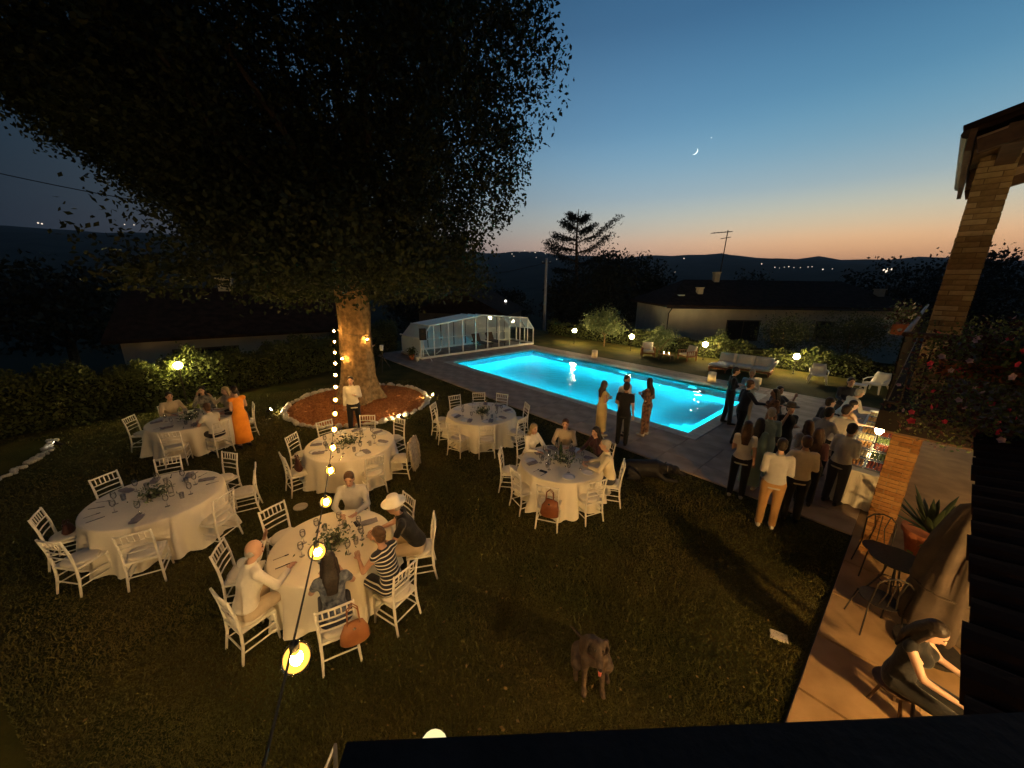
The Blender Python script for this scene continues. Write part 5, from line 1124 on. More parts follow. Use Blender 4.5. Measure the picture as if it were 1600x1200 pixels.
# ------------------------------------------------------------------ balcony flowers
m_petal_r = mat('red_petal', (.60, .03, .08), (.75, .08, .14), scale=20, rough=.7); m_petal_w = mat('pink_petal', (.5, .32, .38), (.58, .42, .46), scale=20, rough=.7); m_petunia = leafmat('trailing_leaf', (.06, .085, .028), (.15, .18, .06), scale=4, trans=.3); m_redleaf = leafmat('dark_red_leaf', (.05, .018, .016), (.09, .03, .025), scale=4, trans=.2)
def flower(c, r, m, parent, rr):
    q = MB(); n = Vector((rr.uniform(-1, .2), rr.uniform(-1, .2), rr.uniform(-.1, .8))).normalized(); x, y, _ = frame_of(n); V = [Vector(c) - n * r * .25]
    for k in range(10): a = k * .628; q_ = r * (1 if k % 2 else .72); V.append(Vector(c) + x * q_ * math.cos(a) + y * q_ * math.sin(a) + n * r * .2)
    q.add(V, [(0, 1 + k, 1 + (k + 1) % 10) for k in range(10)]); q.build('flower', m, parent)
def flower_box(s0, t0, s1, t1, z, label, nleaf, nfl, seed, droop=.55, mts=None, over=(0, 0)):
    e = at_grid(empty('flower_box', label=label, cat='planter')); rr = random.Random(seed); rg = np.random.default_rng(seed)
    a, b = Vector((s0, t0, z)), Vector((s1, t1, z)); d = b - a; MB().box((a + b) / 2 - Vector((0, 0, .08)), (max(abs(d.x), .18), max(abs(d.y), .18), .17)).build('box', m_terracotta, e)
    q = rg.uniform(-.08, 1.08, nleaf); drop = rg.uniform(0, 1, nleaf) ** 1.3
    P = np.stack([a.x + d.x * q + over[0] * drop, a.y + d.y * q + over[1] * drop, z + .24 - (droop + .24) * drop], 1) + rg.normal(size=(nleaf, 3)) * np.array([.10, .10, .08])
    half = nleaf * 3 // 4
    V, F = leaf_cloud(P[:half], (.035, .075), seed); o = bpy.data.objects.new('foliage', raw_mesh('foliage', V, F, m_petunia)); link(o, e)
    V, F = leaf_cloud(P[half:], (.035, .07), seed + 1); o = bpy.data.objects.new('dark_foliage', raw_mesh('dark_foliage', V, F, m_redleaf)); link(o, e)
    for k in range(nfl): i = rr.randrange(nleaf); flower(P[i] + np.array([over[0] * .25, over[1] * .25, .02]), rr.uniform(.022, .042), rr.choice(mts or [m_petal_r, m_petal_r, m_petal_w]), e, rr)
flower_box(17.40, -4.62, 19.0, -4.62, 3.62, 'trailing red and pink flowers along the near balcony railing at right', 9000, 90, 1, .75, over=(0, -.36))
flower_box(17.7, -4.30, 19.1, -4.30, 3.78, 'pale green bushy plant on top of the near balcony railing', 2200, 14, 2, .1, [m_petal_w])
flower_box(16.92, -1.9, 16.92, -1.1, 3.78, 'small planter of white flowers on the balcony handrail corner', 700, 26, 3, .05, [m_flow])
# ------------------------------------------------------------------ people
SKIN = [mat('skin_%d' % i, c, d, scale=12, rough=.55, spec=.3) for i, (c, d) in enumerate([((.46, .27, .19), (.50, .30, .21)), ((.38, .21, .14), (.42, .24, .16)), ((.52, .33, .25), (.55, .36, .27))])]
m_eye = mat('eye_dark', (.02, .015, .012), rough=.2); m_lip = mat('lip', (.32, .12, .10), rough=.5)
HAIR = dict(dark=mat('hair_dark', (.014, .010, .008), (.028, .019, .014), scale=40, rough=.5, bump=.4), brown=mat('hair_brown', (.055, .028, .015), (.08, .042, .022), scale=40, rough=.5, bump=.4), grey=mat('hair_grey', (.28, .26, .23), (.36, .33, .3), scale=40, rough=.6, bump=.4), blond=mat('hair_blond', (.26, .18, .09), (.34, .25, .13), scale=40, rough=.5, bump=.4))
CL = {}
def cloth(name, c, c2=None, scale=5, kind=None):
    if name in CL: return CL[name]
    c2 = c2 or tuple(min(1, v * 1.18) for v in c); m = mat('fabric_' + name, c, c2, scale=scale, rough=.88, bump=.8, bscale=9, sheen=.15)
    if kind == 'stripe':
        N, L = m.node_tree.nodes, m.node_tree.links; t = N.new('ShaderNodeTexCoord'); w = N.new('ShaderNodeTexWave'); w.bands_direction = 'Z'; w.inputs['Scale'].default_value = 6.5; w.inputs['Distortion'].default_value = 1.2; w.inputs['Detail'].default_value = 1
        r = N.new('ShaderNodeValToRGB'); r.color_ramp.elements[0].position = .80; r.color_ramp.elements[1].position = .86; r.color_ramp.elements[0].color = (*c, 1); r.color_ramp.elements[1].color = (.62, .58, .50, 1)
        L.new(t.outputs['Object'], w.inputs['Vector']); L.new(w.outputs[0], r.inputs[0]); L.new(r.outputs[0], N['Principled BSDF'].inputs['Base Color'])
    CL[name] = m; return m
REMESH = []
def remesh(mb, name, m, parent, vox, iters=4, extra=None):
    o = mb.build(name, m, parent); md = o.modifiers.new('r', 'REMESH'); md.mode = 'VOXEL'; md.voxel_size = vox; md.use_smooth_shade = True
    sm = o.modifiers.new('s', 'SMOOTH'); sm.factor = .5; sm.iterations = iters; REMESH.append((o, extra)); return o
def finish_remesh():
    dg = bpy.context.evaluated_depsgraph_get()
    for o, extra in REMESH:
        me = bpy.data.meshes.new_from_object(o.evaluated_get(dg)); old = o.data; o.modifiers.clear(); o.data = me; me.name = old.name
        if extra is not None:
            bm = bmesh.new(); bm.from_mesh(me); ex = bpy.data.meshes.new('x'); ex.from_pydata(extra.v, [], extra.f); ex.polygons.foreach_set('material_index', extra.m); ex.polygons.foreach_set('use_smooth', [True] * len(ex.polygons)); bm.from_mesh(ex); bm.to_mesh(me); bm.free(); bpy.data.meshes.remove(ex)
        bpy.data.meshes.remove(old)
def lerp(a, b, k): return Vector(a) + (Vector(b) - Vector(a)) * k
def person(label, x, y, face, h=1.72, sit=None, lean=0, turn=0, fem=False, arms=('down', 'down'), top=None, top_sleeve='long', bottom=None, dress=None, hem=.25, hair='dark', hairstyle='short', skin=0, shoes=None, hat=None, stride=.0, group=None, z0=0.0, nod=0, build_=1.0, tie=None):
    """face: compass direction the person faces, degrees, 0 = +X, 90 = +Y. Local frame: front +Y."""
    e_rot = R(face - 90); S = h / 1.72; w = (.155 if fem else .175) * S; hw = (.10 if fem else .095) * S
    hipz = sit if sit else .92 * S
    body = MB(); hip = Vector((0, 0, hipz)); LQ = Matrix.Rotation(-R(lean), 3, 'X')
    up_ = lambda v: hip + LQ @ (Vector(v) * S)
    sh = [up_((sx * w / S, -.01, .50)) for sx in (-1, 1)]; neck = up_((0, -.005, .545)); chest = up_((0, .02, .38)); waist = up_((0, .0, .17))
    HR = Matrix.Rotation(R(turn), 3, 'Z') @ Matrix.Rotation(-R(nod + lean * .35), 3, 'X'); head = neck + LQ @ Vector((0, .02, .08)) * S + HR @ Vector((0, .015, .085)) * S
    hp = lambda v: head + HR @ (Vector(v) * S)
    # legs
    hips, knees, ank = [], [], []
    for i, sx in enumerate((-1, 1)):
        hj = hip + Vector((sx * hw, 0, -.02)); hips.append(hj)
        if sit: kn = Vector((sx * (hw + .02), .44 * S, hipz + .0)); an = Vector((sx * (hw + .01), .42 * S + (.06 if i else -.05), .08))
        else: f = stride * (1 if i else -1); kn = Vector((sx * (hw + .005), f * .45 + .02, .50 * S)); an = Vector((sx * (hw + .01), f, .085))
        knees.append(kn); ank.append(an)
    # arms
    elb, wri, hdir = [], [], []
    for i, sx in enumerate((-1, 1)):
        p = arms[i]; s0 = sh[i]
        if p == 'down': e_ = s0 + Vector((sx * .04, -.03, -.28 * S)); w_ = e_ + Vector((sx * .015, .07, -.245 * S))
        elif p == 'bent': e_ = s0 + Vector((sx * .035, -.03, -.275 * S)); w_ = e_ + Vector((-sx * .09, .20, .08 * S))
        elif p == 'fold': e_ = s0 + Vector((sx * .05, .05, -.26 * S)); w_ = e_ + Vector((-sx * .22, .13, .03))
        elif p == 'hip': e_ = s0 + Vector((sx * .17, -.08, -.22 * S)); w_ = e_ + Vector((-sx * .15, .1, -.16 * S))
        elif p == 'cheek': e_ = s0 + Vector((sx * .06, .16, -.20 * S)); w_ = lerp(e_, head + Vector((sx * .09, .10, -.06)), .92)
        elif p == 'reach': e_ = s0 + LQ @ Vector((sx * .07, .17, -.20)) * S; w_ = e_ + Vector((-sx * .02, .24, -.02))
        elif p == 'table': e_ = s0 + Vector((sx * .08, .14, -.24 * S)); w_ = Vector((sx * .12, e_.y + .22, max(.80, e_.z - .05)))
        elif p == 'raise': e_ = s0 + Vector((sx * .10, .2, -.14)); w_ = e_ + Vector((-sx * .02, .10, .22))
        elif p == 'side': e_ = s0 + Vector((sx * .24, .06, -.10)); w_ = e_ + Vector((sx * .20, .10, -.02))
        else: e_ = s0 + Vector(p[0]); w_ = e_ + Vector(p[1])
        elb.append(e_); wri.append(w_); hdir.append((w_ - e_).normalized())
    B = build_
    def torso(mb, g=0.0):
        pts = [hip + Vector((0, 0, -.06)), hip + Vector((0, 0, .03)), waist, chest, lerp(chest, neck, .55), neck]
        rx = [hw + .075, hw + .075 + g, (.118 if fem else .132) * S * B + g, (.14 if fem else .156) * S * B + g, (.138 if fem else .155) * S + g, .06 * S + g * .6]
        ry = [.09, .115 * B + g, .095 * S * B + g, .115 * S * B + g, .085 * S + g, .055 * S + g * .6]
        mb.loft(pts, rx, ry, n=14, xdir=(1, 0, 0))
        for s0 in sh: mb.capsule(lerp(s0, neck, .3) - Vector((0, 0, .012)), s0 - Vector((0, 0, .012)), .046 * S + g, .05 * S + g)
        if fem:
            for sx in (-1, 1): mb.ball(lerp(chest, neck, .12) + LQ @ Vector((sx * .07, .085, 0)) * S, .065 * S + g)
    def limb(mb, a, b, ra, rb, g=0.0): mb.capsule(a, b, ra * S + g, rb * S + g)
    torso(body)
    for i in range(2):
        limb(body, hips[i], knees[i], .078 * B, .055); limb(body, knees[i], ank[i], .054, .036); limb(body, lerp(knees[i], ank[i], .12), lerp(knees[i], ank[i], .45), .05, .045)
        limb(body, ank[i], ank[i] + Vector((0, .13 * S, -.045)), .036, .032)
        limb(body, sh[i], elb[i], .047, .038); limb(body, elb[i], wri[i], .038, .025)
        palm = wri[i] + hdir[i] * .055 * S; body.loft([wri[i], palm, wri[i] + hdir[i] * .095 * S], [.026, .038, .034], [.02, .018, .014], n=8)
    limb(body, neck - Vector((0, 0, .03)), hp((0, -.01, -.06)), .05, .046)
    rot3 = HR
    body.ball(hp((0, 0, .02)), (.072 * S, .092 * S, .105 * S), n=14, k=10, rot=rot3); body.ball(hp((0, .025, -.055)), (.055 * S, .062 * S, .062 * S), n=12, k=8, rot=rot3)
    body.capsule(hp((0, .088, .02)), hp((0, .108, -.018)), .012 * S, .016 * S); 
    for sx in (-1, 1): body.ball(hp((sx * .075, -.005, .0)), (.014 * S, .022 * S, .032 * S), n=8, k=6, rot=rot3)
    ex = MB()                                                     # fingers, eyes and lips joined to the same body mesh
    for i, sx in enumerate((-1, 1)):
        d = hdir[i]; a_, b_, _ = frame_of(d); k0 = wri[i] + d * .088 * S
        for f in range(4):
            o_ = a_ * ((f - 1.5) * .0185 * S); L_ = (.062, .072, .068, .052)[f] * S; cur = b_ * (-.018 if i else .018)
            ex.loft([k0 + o_ - d * .02, k0 + o_ + d * L_ * .45, k0 + o_ + d * L_ * .75 + cur * .6, k0 + o_ + d * L_ * .95 + cur * 1.4], [.0085, .008, .0072, .005], n=6)
        tb = wri[i] + d * .035 * S + a_ * (.03 * S); ex.loft([tb - a_ * .012, tb + a_ * .014 + d * .02, tb + a_ * .018 + d * .048], [.011, .0095, .006], n=6)
        ex.ball(hp((sx * .032, .079, .022)), (.013 * S, .008 * S, .007 * S), n=8, k=5, m=1, rot=rot3)
        ex.capsule(hp((sx * .018, .092, .048)), hp((sx * .05, .078, .045)), .004, .003, n=5, m=1)
    ex.capsule(hp((-.018, .086, -.052)), hp((.018, .086, -.052)), .008 * S, .008 * S, n=6, m=2)
    p = remesh(body, 'person', [SKIN[skin], m_eye, m_lip], None, .0165, 3, ex); p.location = (x, y, z0); p.rotation_euler = (0, 0, e_rot); tag(p, label, 'person', group)
    # clothes
    if dress is not None:
        q = MB(); torso(q, .014)
        if top_sleeve != 'none':
            for i in range(2): limb(q, sh[i], lerp(sh[i], elb[i], .55 if top_sleeve == 'short' else 1), .052, .046, .012); 
            if top_sleeve == 'long':
                for i in range(2): limb(q, elb[i], lerp(elb[i], wri[i], .9), .046, .036, .010)
        if sit:
            for i in range(2): limb(q, hips[i], knees[i], .085, .075, .02); limb(q, knees[i], lerp(knees[i], ank[i], 1 - hem), .075, .085, .015)
            q.capsule(lerp(hips[0], knees[0], .5), lerp(hips[1], knees[1], .5), .07, .07); q.capsule(lerp(knees[0], ank[0], .4), lerp(knees[1], ank[1], .4), .06, .06)
        else:
            zz = [hipz + .17 * S, hipz, hipz * .7, hipz * .45, max(hem, .05)]; rr = [(.13 * S), hw + .085, hw + .095, hw + .10, hw + .12]
            q.loft([(0, .0, z) for z in zz], rr, [.105 * S, .125, .13 + abs(stride) * .4, .13 + abs(stride) * .6, .14 + abs(stride) * .8], n=18, xdir=(1, 0, 0))
        remesh(q, 'dress', dress, p, .021, 3)
    if top is not None:
        q = MB(); torso(q, .011)
        for i in range(2):
            k = .55 if top_sleeve == 'short' else 1.0
            if top_sleeve != 'none': limb(q, sh[i], lerp(sh[i], elb[i], k), .048, .043, .008)
            if top_sleeve == 'long': limb(q, elb[i], lerp(elb[i], wri[i], .92), .042, .031, .008)
        if not sit: q.loft([hip + Vector((0, 0, .05)), hip + Vector((0, 0, -.10))], [hw + .082, hw + .088], [.12, .122], n=14, xdir=(1, 0, 0))
        remesh(q, 'shirt', top, p, .020, 3)
        q = MB(); q.loft([neck + (neck - chest).normalized() * (-.01), neck + (neck - chest).normalized() * .035], [.068 * S, .06 * S], n=14, cap=False); q.build('collar', top, p, smooth=True)
    if bottom is not None:
        q = MB(); q.loft([hip + Vector((0, 0, .06)), hip, hip + Vector((0, 0, -.08))], [hw + .085, hw + .092, hw + .085], [.118, .128, .12], n=14, xdir=(1, 0, 0))
        for i in range(2): limb(q, hips[i], knees[i], .085 * B, .064, .012); limb(q, knees[i], lerp(knees[i], ank[i], .95), .064, .052, .012)
        remesh(q, 'trousers', bottom, p, .020, 3)
    if shoes is not None:
        for i in range(2):
            q = MB(); a = ank[i]; zb = .0 if not sit else a.z - .08; q.loft([(a.x, a.y - .06, zb + .05), (a.x, a.y - .03, zb + .055), (a.x, a.y + .07, zb + .045), (a.x, a.y + .16, zb + .035), (a.x, a.y + .195, zb + .03)], [.03, .04, .045, .042, .02], [.045, .052, .042, .032, .02], n=10, xdir=(1, 0, 0)); q.build('shoe', shoes, p, smooth=True)
    # hair / hat
    if hairstyle != 'bald':
        hm = HAIR[hair]; q = MB(); q.ball(hp((0, -.018, .05)), (.083 * S, .096 * S, .092 * S), n=14, k=10, rot=rot3); q.ball(hp((0, -.045, -.01)), (.078 * S, .066 * S, .085 * S), n=12, k=8, rot=rot3)
        if hairstyle == 'long': q.loft([hp((0, -.06, .04)), hp((0, -.075, -.08)), neck + LQ @ Vector((0, -.085, -.02)), neck + LQ @ Vector((0, -.10, -.20))], [.075, .085, .095, .06], [.05, .05, .04, .02], n=12, xdir=(1, 0, 0))
        if hairstyle == 'long':
            for sx in (-1, 1): q.capsule(hp((sx * .07, -.01, .0)), neck + Vector((sx * .09, -.02, -.06)), .03, .028)
        if hairstyle == 'bun': q.ball(hp((0, -.11, .07)), .045 * S)
        remesh(q, 'hair', hm, p, .015, 3)
    else:
        q = MB(); q.loft([hp((-.070, -.012, -.005)), hp((-.056, -.052, -.012)), hp((0, -.083, -.02)), hp((.056, -.052, -.012)), hp((.070, -.012, -.005))], [.028, .04, .045, .04, .028], [.011] * 5, n=8, xdir=(0, 0, 1)); q.build('hair', HAIR['grey'], p, smooth=True)
    if hat is not None:
        q = MB(); c = hp((0, -.012, .085)); q.lathe([(.17, -.018), (.172, -.012), (.10, .0), (.092, .055), (.075, .085), (.0, .092)], n=24)
        q.v = [tuple(c + HR @ (Vector(v) * S)) for v in q.v]; q.build('hat', hat, p, smooth=True)
    return p
white = cloth('white', (.60, .57, .50)); cream = cloth('cream', (.62, .54, .38)); black = cloth('black', (.008, .008, .009)); navy = cloth('navy', (.018, .022, .035)); khaki = cloth('khaki', (.34, .19, .07)); lgrey = cloth('light_grey', (.36, .35, .34)); orange = cloth('orange', (.80, .24, .015), (.95, .34, .03)); teal = cloth('pale_teal', (.25, .34, .31)); beige = cloth('beige', (.42, .34, .24)); stripe = cloth('striped', (.014, .014, .02), kind='stripe'); dgrey = cloth('dark_grey', (.05, .05, .055)); pat = cloth('patterned', (.30, .16, .09), (.07, .035, .03), scale=14); pat2 = cloth('leafy_print', (.10, .10, .10), (.32, .29, .25), scale=16); yel = cloth('pale_yellow', (.60, .47, .22)); plum = cloth('plum', (.05, .018, .022)); blue = cloth('dark_blue_print', (.03, .04, .07), (.16, .18, .22), scale=18); olive = cloth('olive', (.07, .06, .03))
sb = mat('shoe_black', (.015, .013, .012), rough=.4); sw = mat('shoe_pale', (.5, .46, .4), rough=.6); hatw = cloth('hat_straw', (.62, .60, .55))
SEAT = .545
def at_chair(k, i, **kw):
    x, y, rz = CHX[(k, i)]; f = kw.pop('fwd', .02); kw.setdefault('sit', SEAT)
    return dict(x=x - math.sin(rz) * f, y=y + math.cos(rz) * f, face=math.degrees(rz) + 90, **kw)
def people():
    # front table
    person('balding seated man in a pale shirt raising one hand at the front table', **at_chair('T6', 2, fwd=-.02), h=1.76, lean=14, arms=('raise', 'table'), top=white, bottom=beige, hairstyle='bald', shoes=sb, build_=1.08, turn=-12)
    person('seated dark haired woman in a dark blue top with her back to the camera', **at_chair('T6', 3), h=1.66, lean=10, fem=True, arms=('table', 'table'), top=blue, top_sleeve='short', bottom=navy, hairstyle='long', shoes=sb)
    person('seated woman in a black and white striped long dress', **at_chair('T6', 4), h=1.68, lean=16, fem=True, arms=('table', 'cheek'), dress=stripe, top_sleeve='none', hem=.12, hair='brown', hairstyle='bun', shoes=sb, skin=1, build_=1.05)
    person('seated man in a black shirt and pale brimmed hat leaning on the table', **at_chair('T6', 5), h=1.80, lean=24, arms=('table', 'table'), top=black, top_sleeve='short', bottom=beige, hairstyle='bald', hat=hatw, shoes=sw, skin=0, build_=1.08)
    person('seated man in a light grey shirt on the far side of the front table', **at_chair('T6', 7), h=1.74, lean=8, arms=('table', 'table'), top=lgrey, bottom=dgrey, hair='brown', shoes=sb, nod=10)
    # centre right table
    person('seated man in a cream shirt at the right of the centre right table', **at_chair('T5', 4), h=1.76, lean=10, arms=('table', 'table'), top=cream, bottom=dgrey, hair='grey', shoes=sb, build_=1.08)
    person('seated dark haired woman in plum at the far right of the centre right table', **at_chair('T5', 5), h=1.68, lean=14, fem=True, arms=('cheek', 'table'), top=plum, bottom=black, hairstyle='long', shoes=sb)
    person('seated person in beige at the far side of the centre right table', **at_chair('T5', 6), h=1.72, lean=12, arms=('table', 'table'), top=beige, bottom=dgrey, hair='brown', shoes=sb)
    person('seated woman in white at the far left of the centre right table', **at_chair('T5', 7), h=1.66, lean=12, fem=True, arms=('table', 'table'), top=white, bottom=beige, hair='blond', hairstyle='long', shoes=sb)
    # table by the hedge
    person('seated man in a beige shirt at the left end of the hedge table', **at_chair('T2', 4), h=1.74, lean=14, arms=('table', 'table'), top=beige, bottom=dgrey, shoes=sb)
    person('seated woman in a leafy print top in front of the glowing hedge lamp', **at_chair('T2', 5), h=1.70, lean=4, fem=True, arms=('table', 'cheek'), top=pat2, bottom=dgrey, hairstyle='long', shoes=sb)
    person('seated fair haired woman right of the hedge lamp', **at_chair('T2', 6), h=1.68, lean=4, fem=True, arms=('table', 'raise'), top=beige, bottom=dgrey, hair='blond', hairstyle='long', shoes=sb)
    person('seated person in a white shirt on the near right chair of the hedge table', **at_chair('T2', 2), h=1.70, lean=16, fem=True, arms=('table', 'table'), top=white, top_sleeve='short', bottom=black, hair='brown', hairstyle='short', shoes=sb)
    person('seated man in black behind the woman in orange', **at_chair('T2', 3), h=1.74, lean=8, arms=('table', 'table'), top=black, bottom=dgrey, shoes=sb)
    person('standing woman in a bright orange sleeveless dress by the hedge table', -7.18, 9.15, 150, h=1.68, fem=True, arms=('bent', 'fold'), dress=orange, top_sleeve='none', hem=.16, hairstyle='bun', shoes=sb, nod=12)
    # tree and lawn
    person('waiter in white shirt and black trousers walking before the tree bed', -4.60, 10.15, -75, h=1.72, arms=('bent', 'down'), top=white, bottom=black, shoes=sb, stride=.18)
    person('standing man half hidden behind the tree trunk near the tripod', -7.1, 18.1, -20, h=1.76, arms=('bent', 'bent'), top=lgrey, bottom=dgrey, shoes=sb)
    # by the pool
    person('standing woman with long hair in a pale yellow dress by the pool', 2.62, 10.15, 20, h=1.64, fem=True, arms=('fold', 'bent'), dress=yel, top_sleeve='none', hem=.18, hair='brown', hairstyle='long', shoes=sw, z0=.04)
    person('standing man in a white shirt behind the man in black by the pool', 3.28, 10.25, -60, h=1.78, arms=('bent', 'down'), top=white, bottom=lgrey, shoes=sb, z0=.04)
    person('standing man dressed all in black with his back to the camera by the pool', 3.08, 9.55, 62, h=1.80, arms=('fold', 'down'), top=black, top_sleeve='short', bottom=black, shoes=sb, z0=.0)
    person('standing woman in a brown patterned trouser suit at the pool edge', 3.95, 10.2, 130, h=1.72, fem=True, arms=('bent', 'bent'), top=pat, bottom=pat, hairstyle='long', shoes=sw, z0=.04, turn=-25)
    # guests beside the buffet
    G = 'guests gathered between pool and buffet'
    person('standing man in a dark suit at the pool corner', 6.95, 11.25, -20, h=1.84, arms=('bent', 'bent'), top=black, bottom=black, shoes=sb, z0=.04, group=G, stride=.08, nod=8)
    person('grey haired man in a pale blue shirt beside the dark suited man', 7.55, 11.3, -130, h=1.76, arms=('bent', 'bent'), top=cloth('pale_blue', (.40, .47, .50)), bottom=beige, hair='grey', shoes=sb, z0=.04, group=G)
    person('man in a long dark jacket stretching an arm towards the women', 6.42, 9.75, -5, h=1.82, lean=6, arms=('bent', 'reach'), top=navy, bottom=black, hair='brown', shoes=sb, z0=.04, group=G, stride=-.16)
    person('long haired woman in a patterned dress facing the man in the dark jacket', 7.05, 9.45, 165, h=1.66, fem=True, arms=('bent', 'bent'), dress=pat, hem=.35, hairstyle='long', shoes=sb, z0=.04, group=G, skin=1)
    person('dark haired woman drinking from a glass in the middle of the guests', 7.35, 9.75, -90, h=1.66, fem=True, arms=('raise', 'bent'), top=dgrey, top_sleeve='short', bottom=dgrey, hairstyle='short', shoes=sb, z0=.04, group=G)
    person('person in a dark cap and black clothes holding a hand to the face', 6.48, 8.15, -95, h=1.68, arms=('bent', 'cheek'), top=black, top_sleeve='short', bottom=black, hat=cloth('dark_cap', (.03, .026, .024)), shoes=sw, z0=.04, group=G)
    person('older grey haired guest in a pale teal jacket', 5.78, 7.75, 70, h=1.70, arms=('bent', 'bent'), top=teal, bottom=teal, hair='grey', shoes=sw, z0=.04, group=G, build_=1.08)
    person('guest in a loose white top and dark trousers at the left of the crowd', 4.80, 7.0, 55, h=1.70, fem=True, arms=('bent', 'down'), top=white, top_sleeve='short', bottom=black, hair='brown', hairstyle='long', shoes=sw, group=G)
    person('woman in a pale green dress behind the guest in the white top', 5.28, 7.35, 40, h=1.64, fem=True, arms=('bent', 'down'), dress=cloth('pale_green', (.24, .34, .28)), hem=.14, hairstyle='long', shoes=sw, z0=.0, group=G)
    person('man in a beige shirt and khaki trousers with his back to the camera', 4.78, 6.0, 62, h=1.76, arms=('bent', 'bent'), top=lgrey, bottom=khaki, hair='dark', shoes=sw, group=G, build_=1.05)
    person('man in a bright cream shirt and black trousers with his back to the camera', 5.38, 6.2, 70, h=1.73, arms=('hip', 'bent'), top=cream, bottom=black, hair='brown', shoes=sb, group=G, build_=1.08)
    person('broad man in a grey shirt bending towards the buffet', 6.78, 7.62, 10, h=1.78, lean=14, arms=('bent', 'reach'), top=lgrey, bottom=black, hair='dark', shoes=sb, z0=.04, group=G, build_=1.08)
    person('woman with long brown hair seen from behind in dark clothes', 6.02, 6.72, 45, h=1.64, fem=True, arms=('bent', 'bent'), top=plum, bottom=black, hair='brown', hairstyle='long', shoes=sb, z0=.04, group=G)
    person('brown haired guest in grey in the centre of the crowd', 6.20, 7.2, 80, h=1.62, fem=True, arms=('bent', 'bent'), top=lgrey, bottom=dgrey, hair='brown', hairstyle='long', shoes=sb, z0=.04, group=G)
    person('tall man in a light grey shirt reaching over the buffet', 7.28, 7.72, 25, h=1.80, lean=16, arms=('bent', 'reach'), top=white, bottom=black, hair='dark', shoes=sb, z0=.04, group=G)
    person('dark haired guest in a white shirt nearest the buffet corner', 6.62, 6.75, 20, h=1.73, lean=6, arms=('bent', 'bent'), top=white, bottom=dgrey, hair='dark', shoes=sb, z0=.04, group=G, build_=1.05)
    person('dark haired man in profile behind the grey shirted man', 7.62, 8.45, -10, h=1.74, arms=('bent', 'bent'), top=dgrey, bottom=black, hair='dark', shoes=sb, z0=.04, group=G)
    person('bare shouldered woman lit by the buffet lamp', 8.25, 8.65, -20, h=1.64, fem=True, lean=10, arms=('bent', 'reach'), dress=cloth('peach', (.5, .34, .2)), top_sleeve='none', hem=.4, hair='dark', hairstyle='short', shoes=sb, z0=.04, group=G, skin=2)
    person('man in a white shirt bending over the far end of the buffet', 9.0, 9.55, -10, h=1.76, lean=26, arms=('reach', 'reach'), top=white, bottom=navy, hair='grey', shoes=sb, z0=.04, group=G)
    person('man in a dark jacket over a bright shirt behind the buffet far end', 9.75, 10.35, -110, h=1.80, lean=8, arms=('bent', 'reach'), top=navy, bottom=dgrey, hair='dark', shoes=sb, z0=.04, group=G)
    # porch
    person('dark haired person in black seated on the patio, bare arm lit orange', 4.05, 2.90, -62, h=1.66, sit=.46, lean=4, fem=True, arms=('reach', 'reach'), top=black, top_sleeve='none', bottom=black, hair='dark', nod=25, hairstyle='long', shoes=sb, skin=2, z0=.06)
people()
e = empty('patio_stool', (4.05, 2.90, .06), R(-35), label='low dark stool under the person on the patio', cat='stool')
MB().lathe([(.17, .31), (.18, .32), (.18, .34), (0, .35)], n=18).build('seat', m_wood, e)
for k in range(3): a = R(60 + 120 * k); MB().loft([(.08 * math.cos(a), .08 * math.sin(a), .31), (.15 * math.cos(a), .15 * math.sin(a), 0)], .016, n=6).build('leg', m_wood, e)
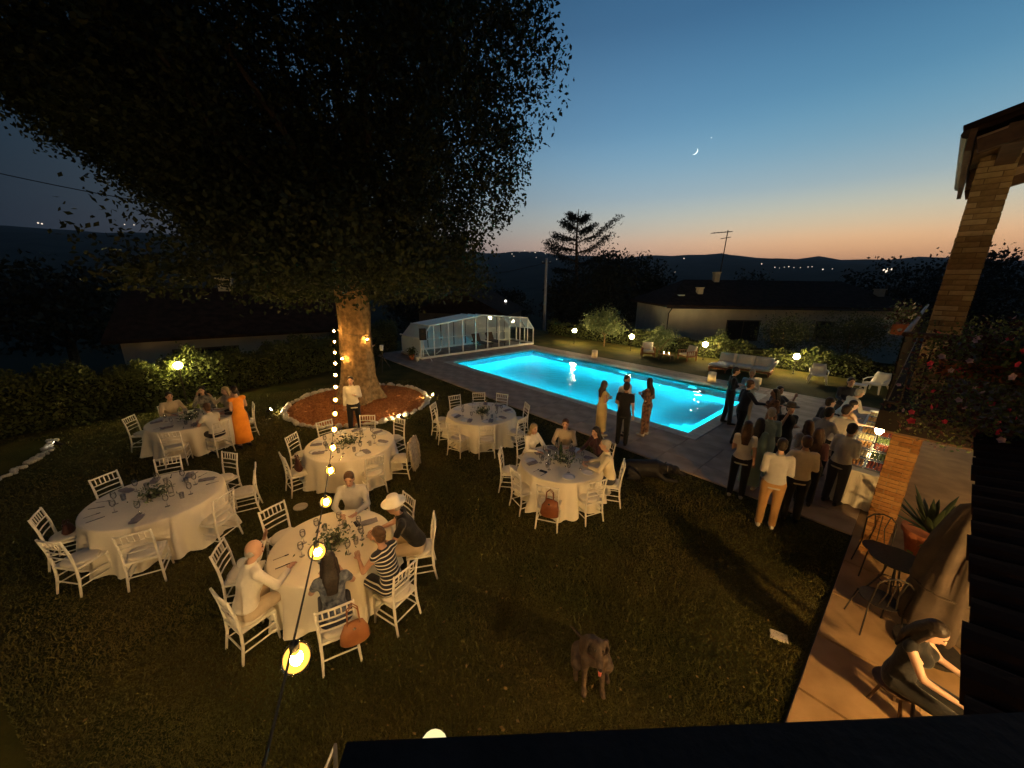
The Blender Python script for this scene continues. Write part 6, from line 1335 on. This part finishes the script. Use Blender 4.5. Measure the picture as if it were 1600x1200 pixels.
# ------------------------------------------------------------------ dogs
m_dogb = mat('brown_coat', (.040, .026, .018), (.085, .056, .038), scale=22, rough=.65, bump=.2, bscale=60); m_dogk = mat('black_coat', (.008, .007, .007), (.014, .012, .011), scale=14, rough=.6, bump=.2, bscale=60)
m_tongue = mat('tongue', (.45, .12, .10), rough=.4); m_nose = mat('nose', (.02, .014, .012), rough=.3); m_collar = mat('collar', (.05, .025, .02), rough=.6)
def sitting_dog():
    q = MB()                                                     # sits facing +Y locally
    q.loft([(0, -.30, .10), (0, -.24, .20), (0, -.12, .34), (0, .02, .46), (0, .07, .54)], [.11, .145, .13, .125, .09], [.11, .15, .15, .14, .10], n=14, xdir=(1, 0, 0))
    q.capsule((0, .05, .50), (0, .11, .66), .095, .078)
    q.ball((0, .15, .71), (.078, .09, .075), n=12, k=8); q.capsule((0, .20, .69), (0, .32, .64), .052, .040); q.capsule((0, .19, .655), (0, .28, .605), .036, .026)
    for sx in (-1, 1):
        q.loft([(sx * .065, .12, .765), (sx * .10, .12, .75), (sx * .115, .13, .68), (sx * .10, .14, .60)], [.02, .04, .048, .015], [.014] * 4, n=8, xdir=(0, 1, 0))
        q.capsule((sx * .09, .06, .44), (sx * .095, .04, .26), .065, .040); q.capsule((sx * .095, .04, .26), (sx * .10, .09, .06), .036, .028); q.capsule((sx * .10, .10, .032), (sx * .105, .165, .028), .035, .030)
        q.capsule((sx * .12, -.24, .16), (sx * .17, -.05, .20), .105, .075); q.capsule((sx * .17, -.04, .19), (sx * .17, -.16, .05), .05, .035); q.capsule((sx * .17, -.14, .035), (sx * .18, .0, .028), .034, .030)
    q.loft([(0, -.36, .08), (.05, -.48, .05), (.13, -.60, .04), (.20, -.68, .04)], [.032, .025, .018, .008], n=8)
    ex = MB(); ex.ball((0, .357, .648), (.023, .016, .017), n=8, k=6, m=1)
    for sx in (-1, 1): ex.ball((sx * .042, .222, .735), (.014, .012, .012), n=8, k=6, m=1)
    o = remesh(q, 'dog', [m_dogb, m_nose], None, .014, 3, ex); o.location = (.95, 3.16, 0); o.rotation_euler = (0, 0, R(176)); tag(o, 'brown short-haired dog on the lawn facing the camera', 'dog')
    MB().loft([(0, .30, .612), (0, .33, .585), (0, .335, .545)], [.018, .02, .012], [.006] * 3, n=8, xdir=(1, 0, 0)).build('tongue', m_tongue, o, smooth=True)
    c = Vector((0, .075, .575)); d = Vector((0, .06, .16)).normalized(); x, y, _ = frame_of(d); MB().loft([c + x * .10 * math.cos(k * .393) + y * .095 * math.sin(k * .393) for k in range(17)], .010, n=6).build('collar', m_collar, o)
sitting_dog()
def lying_dog():
    q = MB()                                                     # lies along +X, head at +X
    q.loft([(-.42, 0, .12), (-.28, .02, .14), (0, 0, .15), (.24, 0, .16), (.36, .01, .17)], [.07, .13, .14, .15, .09], [.09, .13, .14, .15, .10], n=14)
    q.capsule((.30, 0, .17), (.50, .02, .17), .10, .075); q.ball((.58, .02, .15), (.10, .075, .075), n=12, k=8); q.capsule((.62, .02, .13), (.74, .0, .085), .05, .035)
    for sy in (-1, 1):
        q.loft([(.54, .02 + sy * .06, .20), (.55, .02 + sy * .10, .17), (.55, .02 + sy * .11, .10)], [.02, .04, .015], [.012] * 3, n=7, xdir=(1, 0, 0))
        q.capsule((.24, sy * .10, .12), (.36, sy * .16, .05), .06, .04); q.capsule((.36, sy * .16, .045), (.58, sy * .17, .035), .036, .03)
        q.capsule((-.28, sy * .11, .12), (-.12, sy * .18, .07), .09, .05); q.capsule((-.12, sy * .19, .05), (-.34, sy * .22, .04), .04, .03)
    q.loft([(-.42, 0, .10), (-.56, .04, .05), (-.72, .12, .03)], [.03, .024, .01], n=8)
    ex = MB(); ex.ball((.775, 0, .09), (.018, .02, .016), n=8, k=6, m=1)
    o = remesh(q, 'dog', [m_dogk, m_nose], None, .014, 3, ex); o.location = (3.12, 7.85, 0); o.rotation_euler = (0, 0, R(-8)); o.scale = (1.2, 1.25, 1.45); tag(o, 'black dog lying on the grass right of the centre right table', 'dog')
    q = MB(); c = Vector((.42, .01, .17)); q.loft([c + Vector((0, .10 * math.cos(k * .393), .10 * math.sin(k * .393))) for k in range(17)], .010, n=6); q.build('collar', m_steel, o)
lying_dog()
finish_remesh()
# ------------------------------------------------------------------ evening haze over the valley
def haze():
    m = bpy.data.materials.new('haze'); m.use_nodes = True; N, L = m.node_tree.nodes, m.node_tree.links; N.remove(N['Principled BSDF'])
    v = N.new('ShaderNodeVolumePrincipled'); v.inputs['Color'].default_value = (.80, .86, .95, 1); v.inputs['Density'].default_value = .00016; v.inputs['Anisotropy'].default_value = .3
    L.new(v.outputs[0], N['Material Output'].inputs['Volume'])
    mb = MB(); mb.box((0, 0, 62), (5300, 5300, 174)); tag(mb.build('haze', m), kind='stuff')
haze()
